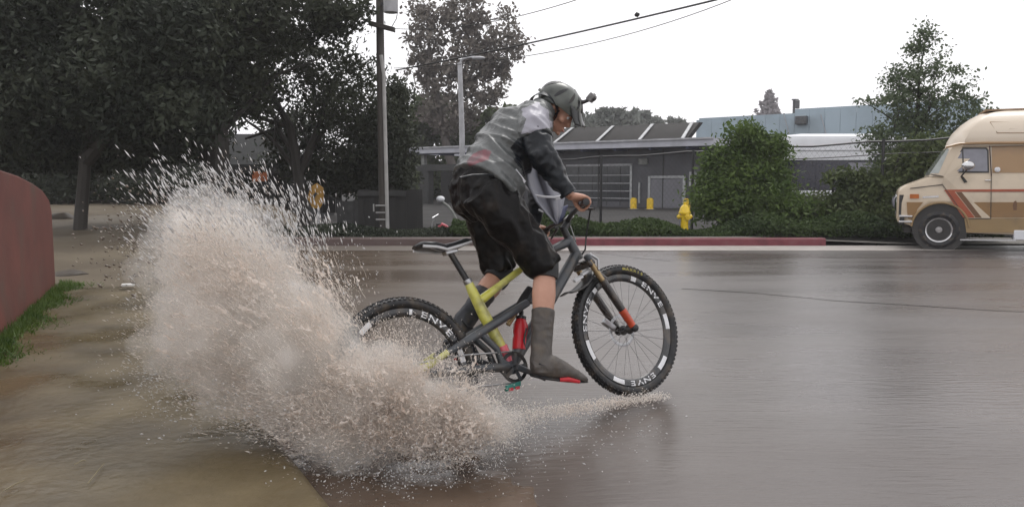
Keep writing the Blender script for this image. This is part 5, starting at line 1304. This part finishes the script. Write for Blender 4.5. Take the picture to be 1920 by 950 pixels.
# ------------------------------------------------------------------ muddy splash: tens of thousands of drops thrown off the wheels
def water(name, colA, colB, rough, trans):
    return mat(name, colA, rough, col2=colB, scale=3.5, spec=.7, trans=trans)
M['spray'] = water('muddy_spray', (.90, .82, .75), (.97, .93, .89), .25, .4)
M['clear'] = water('clear_drops', (.66, .65, .65), (.84, .83, .83), .12, .45)
OCT = np.array([[0, 0, 1.], [1, 0, 0], [0, 1, 0], [-1, 0, 0], [0, -1, 0], [0, 0, -1]]); OF = np.array([[0, 1, 2], [0, 2, 3], [0, 3, 4], [0, 4, 1], [5, 2, 1], [5, 3, 2], [5, 4, 3], [5, 1, 4]])
def drops(P, V, r, ln):
    """P positions, V directions, r half widths, ln elongation"""
    k = len(P); V = V / np.linalg.norm(V, axis=1)[:, None]
    a = np.cross(V, rng.normal(size=(k, 3))); a /= np.linalg.norm(a, axis=1)[:, None]; b = np.cross(V, a)
    co = P[:, None, :] + r[:, None, None] * (OCT[None, :, 0:1] * a[:, None] + OCT[None, :, 1:2] * b[:, None] + OCT[None, :, 2:3] * (ln[:, None, None] * V[:, None]))
    fa = OF[None] + (np.arange(k) * 6)[:, None, None]
    return co.reshape(-1, 3), fa.reshape(-1, 3)
PXD = np.array(ray(961, 475) - ray(960, 475)) ; 
def cloud(px, py, Y, sx, sy, sY, n, rot=0):
    """a puff of spray: centre seen at px, py at depth Y, spread in metres"""
    q = rng.normal(size=(n, 3)); c_, s_ = math.cos(R(rot)), math.sin(R(rot))
    x, z = q[:, 0] * sx, q[:, 1] * sy
    o = np.stack([x * c_ - z * s_, q[:, 2] * sY, x * s_ + z * c_], 1)
    return np.array(U(px, py, Y)) + o
def lump(P, sc, keep):
    """break the puffs up in clots and gaps"""
    v = np.array([noise.noise(Vector((p[0] * sc, p[1] * sc, p[2] * sc))) + .5 * noise.noise(Vector((p[0] * sc * 2.7, p[1] * sc * 2.7, p[2] * sc * 2.7 + 7))) for p in P])
    return P[v > keep + .35 * (rng.random(len(P)) - .5)]
org = np.array(B(.0, -.30))
def emit(name, P, m, rlo, rhi, llo, lhi, jit, down=0.0, label=None, src=org):
    P = P[P[:, 2] > -.05]
    V = (P - src) + rng.normal(size=P.shape) * jit; V[:, 2] += .15 - down
    r = rlo + (rhi - rlo) * rng.random(len(P)) ** 2.5; ln = llo + (lhi - llo) * rng.random(len(P))
    co, fa = drops(P, V, r, ln)
    return tag(link(name, raw_mesh(name, co, fa, m, True)), label, kind='stuff')
A = []
for t in np.linspace(0, 1, 13):                                   # rear fan, thrown back and up to the left
    A.append(cloud(655 - 265 * t, 790 - 350 * t, 3.32 + .35 * t, .10 + .06 * t, .085 + .03 * t, .10 + .08 * t, 2000, 45))
for t in np.linspace(0, 1, 10):                                   # low fan along the kerb
    A.append(cloud(650 - 310 * t, 800 - 165 * t, 3.3 + .25 * t, .11 + .01 * t, .07 + .02 * t, .12, 1700, 150))
for px, py, sx, sy, n in ((480, 600, .16, .13, 5000), (405, 545, .10, .14, 3600), (560, 690, .15, .11, 5200), (590, 610, .09, .10, 2600), (520, 520, .10, .09, 2200), (385, 465, .08, .08, 1800), (610, 760, .12, .10, 5000), (650, 840, .07, .06, 2600)):
    A.append(cloud(px, py, 3.45, sx, sy, .13, int(n * 1.0)))
A = lump(np.concatenate(A), 6.0, -.30)
emit('water_splash', np.concatenate([A, A + rng.normal(size=A.shape) * .025]), M['spray'], .0005, .0019, 2.5, 9.0, .25, label='pale brown fan of muddy water thrown back off the rear wheel')
Bq = []
for px, py, sx, sy, n, Y in ((755, 735, .11, .075, 5200, 3.26), (850, 775, .12, .065, 4600, 3.26), (690, 725, .07, .09, 3200, 3.28), (920, 800, .075, .035, 2000, 3.28), (740, 805, .14, .06, 5000, 3.2), (840, 825, .10, .045, 2400, 3.2), (745, 670, .07, .05, 900, 3.28), (655, 680, .05, .07, 1200, 3.3), (745, 650, .10, .06, 800, 3.26), (830, 705, .08, .05, 700, 3.25)):
    Bq.append(cloud(px, py, Y, sx, sy, .09, int(n * 1.6)))
Bq = lump(np.concatenate(Bq), 7.0, -.22)
emit('water_splash', np.concatenate([Bq, Bq + rng.normal(size=Bq.shape) * .02]), M['spray'], .0005, .0019, 2.2, 8.0, .35, label='low churning splash covering the bottom of the rear wheel')
# long streaks flying off the top against the dark trees
D_ = np.concatenate([cloud(470, 405, 3.6, .17, .085, .15, 900, -18), cloud(350, 350, 3.6, .11, .07, .12, 260), cloud(560, 415, 3.6, .09, .09, .1, 260), cloud(400, 380, 3.6, .16, .10, .15, 420), cloud(310, 450, 3.6, .06, .12, .12, 160)])
src = np.array(U(760, 900, 3.5))
emit('flying_drops', D_, M['clear'], .0016, .0046, 3.0, 8.5, .12, label='long pale streaks of water flying above the splash', src=src)
E_ = np.concatenate([cloud(300, 520, 3.6, .08, .16, .15, 450), cloud(560, 520, 3.5, .16, .10, .12, 900), cloud(820, 850, 3.1, .25, .06, .15, 900), cloud(700, 880, 3.05, .18, .04, .12, 700), cloud(1000, 800, 3.4, .20, .05, .2, 500), cloud(1180, 800, 3.6, .12, .08, .15, 160), cloud(430, 760, 3.2, .2, .06, .12, 500), cloud(300, 690, 3.4, .10, .08, .12, 500)])
emit('stray_drops', E_, M['clear'], .0012, .0036, 1.0, 3.2, .3, down=.1, label='scattered drops round the edges of the splash')
# wake curling off the front tyre
fwk = []
for t in np.linspace(0, 1, 16):
    fwk.append(cloud(1235 - 290 * t, 742 + 42 * t, 4.1 - .7 * t, .03 + .03 * t, .010 + .012 * t, .03, 330))
emit('front_wake', np.concatenate(fwk), M['spray'], .0012, .0034, 1.0, 2.2, .3, label='thin curl of spray trailing the front tyre')
# dark clots of mud in the thin edge
K_ = np.concatenate([cloud(285, 420, 3.8, .12, .12, .12, 420), cloud(250, 470, 3.8, .10, .10, .1, 240)])
M['mudclot'] = water('mud_spots', (.09, .065, .045), (.16, .125, .095), .3, 0)
emit('mud_spatter', K_, M['mudclot'], .002, .008, 1.0, 2.4, .3, label='brown specks of mud thrown wide of the splash')

# stretched ligaments and torn sheets of water in the body of the splash
def ligaments(name, P, src, m, lo, hi, rlo, rhi, jit, label):
    k = len(P); V = (P - src) + rng.normal(size=P.shape) * jit; V[:, 2] += .1; V /= np.linalg.norm(V, axis=1)[:, None]
    a = np.cross(V, rng.normal(size=(k, 3))); a /= np.linalg.norm(a, axis=1)[:, None]; b = np.cross(V, a)
    ln = lo + (hi - lo) * rng.random(k) ** 2; r = rlo + (rhi - rlo) * rng.random(k) ** 2; cv = rng.normal(size=k) * .15; ph = rng.random(k) * 6.28; n = 7
    co = []
    for i in range(n):
        t = i / (n - 1) - .5; cen = P + V * (ln * t)[:, None] + a * (ln * cv * t * t)[:, None] + b * (ln * .025 * np.sin(t * 9 + ph))[:, None]
        rr = r * (1.15 - abs(t) * 1.9) * (.65 + .5 * np.sin(t * 14 + ph)) + .0003
        for q in (0, 2.09, 4.19): co.append(cen + a * (rr * math.cos(q))[:, None] + b * (rr * math.sin(q))[:, None])
    co = np.stack(co, 1).reshape(-1, 3)
    fa = np.array([[i * 3 + j, i * 3 + (j + 1) % 3, i * 3 + 3 + (j + 1) % 3, i * 3 + 3 + j] for i in range(n - 1) for j in range(3)])
    fa = (fa[None] + (np.arange(k) * n * 3)[:, None, None]).reshape(-1, 4)
    return tag(link(name, raw_mesh(name, co, fa, m, True)), label, kind='stuff')
def sheets(name, P, src, m, lo, hi, label):
    k = len(P); V = (P - src) + rng.normal(size=P.shape) * .25; V /= np.linalg.norm(V, axis=1)[:, None]
    a = np.cross(V, rng.normal(size=(k, 3))); a /= np.linalg.norm(a, axis=1)[:, None]; b = np.cross(V, a)
    sz = lo + (hi - lo) * rng.random(k) ** 2; ph = rng.random(k) * 6.28; n = 6; co = []
    for i in range(n):
        for j in range(n):
            x, y = i / (n - 1) - .5, j / (n - 1) - .5; w_ = .55 + .3 * np.sin(x * 9 + ph) - .3 * x
            edge = 1 + .25 * np.sin(ph * 3 + j * 2.1) * (abs(x) > .4)
            co.append(P + V * (sz * 1.9 * x * edge)[:, None] + a * (sz * y * w_)[:, None] + b * (sz * (.16 * np.sin(x * 8 + ph) + .14 * np.sin(y * 7 + ph * 2)))[:, None])
    co = np.stack(co, 1).reshape(-1, 3)
    fa = np.array([[i * n + j, i * n + j + 1, i * n + n + j + 1, i * n + n + j] for i in range(n - 1) for j in range(n - 1)])
    fa = (fa[None] + (np.arange(k) * n * n)[:, None, None]).reshape(-1, 4)
    return tag(link(name, raw_mesh(name, co, fa, m, True)), label, kind='stuff')
core = lambda P, q: P[np.abs((P - np.median(P, 0)) / (P.std(0) + 1e-9)).max(1) < q]
ca_ = core(A[rng.permutation(len(A))], 1.75); cb2 = core(Bq[rng.permutation(len(Bq))], 1.8)
M['sheet'] = water('water_sheet', (.82, .72, .64), (.93, .87, .82), .12, .55)
ligaments('water_ligaments', ca_[:8000], org, M['spray'], .02, .12, .0006, .0026, .10, 'stretched threads of muddy water in the rear fan')
ligaments('water_ligaments', cb2[:3600], org, M['spray'], .015, .08, .0006, .0026, .25, 'stretched threads of muddy water over the rear wheel')
sheets('water_sheets', np.concatenate([ca_[8000:10200], cb2[3600:5200]]), org, M['sheet'], .006, .030, 'torn translucent sheets of muddy water in the splash')
# fine mist inside the splash
def mist():
    mb = MB()
    for t in np.linspace(0, 1, 6): mb.ball(U(640 - 240 * t, 775 - 295 * t, 3.34 + .33 * t), (.16 + .08 * t, .10 + .04 * t, .15 + .08 * t), 18, 11)
    for px, py, Y, a, b_, c in ((520, 690, 3.36, .26, .14, .20), (430, 620, 3.45, .26, .16, .24), (355, 640, 3.5, .17, .12, .11), (760, 762, 3.27, .24, .09, .15), (870, 795, 3.25, .18, .08, .09), (690, 755, 3.27, .20, .11, .18), (650, 830, 3.25, .14, .1, .10)):
        mb.ball(U(px, py, Y), (a, b_, c), 18, 11)
    for nm_, sc, dens in (('spray_mist', 1.0, 10.0), ('thin_spray_mist', 1.5, 3.0)):
        m2 = MB()
        for vs_ in (mb.v[k:k + 180] for k in range(0, len(mb.v), 180)):
            c_ = sum(vs_, Vector()) / len(vs_); o0 = len(m2.v); m2.v += [c_ + (q - c_) * sc for q in vs_]
        m2.f, m2.mi = mb.f, mb.mi
        o = solid(m2, nm_, bpy.data.materials.new(nm_), None, .022, 10, lambda p: .10 * noise.noise(p * 4.5) + .06 * noise.noise(p * 11) + .03 * noise.noise(p * 23) - .01)
        m = o.data.materials[0]; m.use_nodes = True; t = m.node_tree; t.nodes.clear()
        v = t.nodes.new('ShaderNodeVolumePrincipled'); v.inputs['Density'].default_value = dens; v.inputs['Color'].default_value = (.997, .978, .955, 1); v.inputs['Anisotropy'].default_value = .2
        t.links.new(v.outputs[0], t.nodes.new('ShaderNodeOutputMaterial').inputs['Volume'])
        tag(o, 'fine pale mist hanging inside the splash' if sc == 1 else 'thin veil of mist round the splash', kind='stuff')
mist()

# ------------------------------------------------------------------ haze: rain in the air
hz = MB().box((-130, -14, -1.3), (130, 135, 32)).build('haze', [bpy.data.materials.new('haze_air')], smooth=0)
m = hz.data.materials[0]; m.use_nodes = True; t = m.node_tree; t.nodes.clear()
pv = t.nodes.new('ShaderNodeVolumePrincipled'); pv.inputs['Density'].default_value = .0011; pv.inputs['Color'].default_value = (.97, .97, 1, 1)
t.links.new(pv.outputs[0], t.nodes.new('ShaderNodeOutputMaterial').inputs['Volume'])
tag(hz, 'rain haze hanging in the air', kind='stuff')
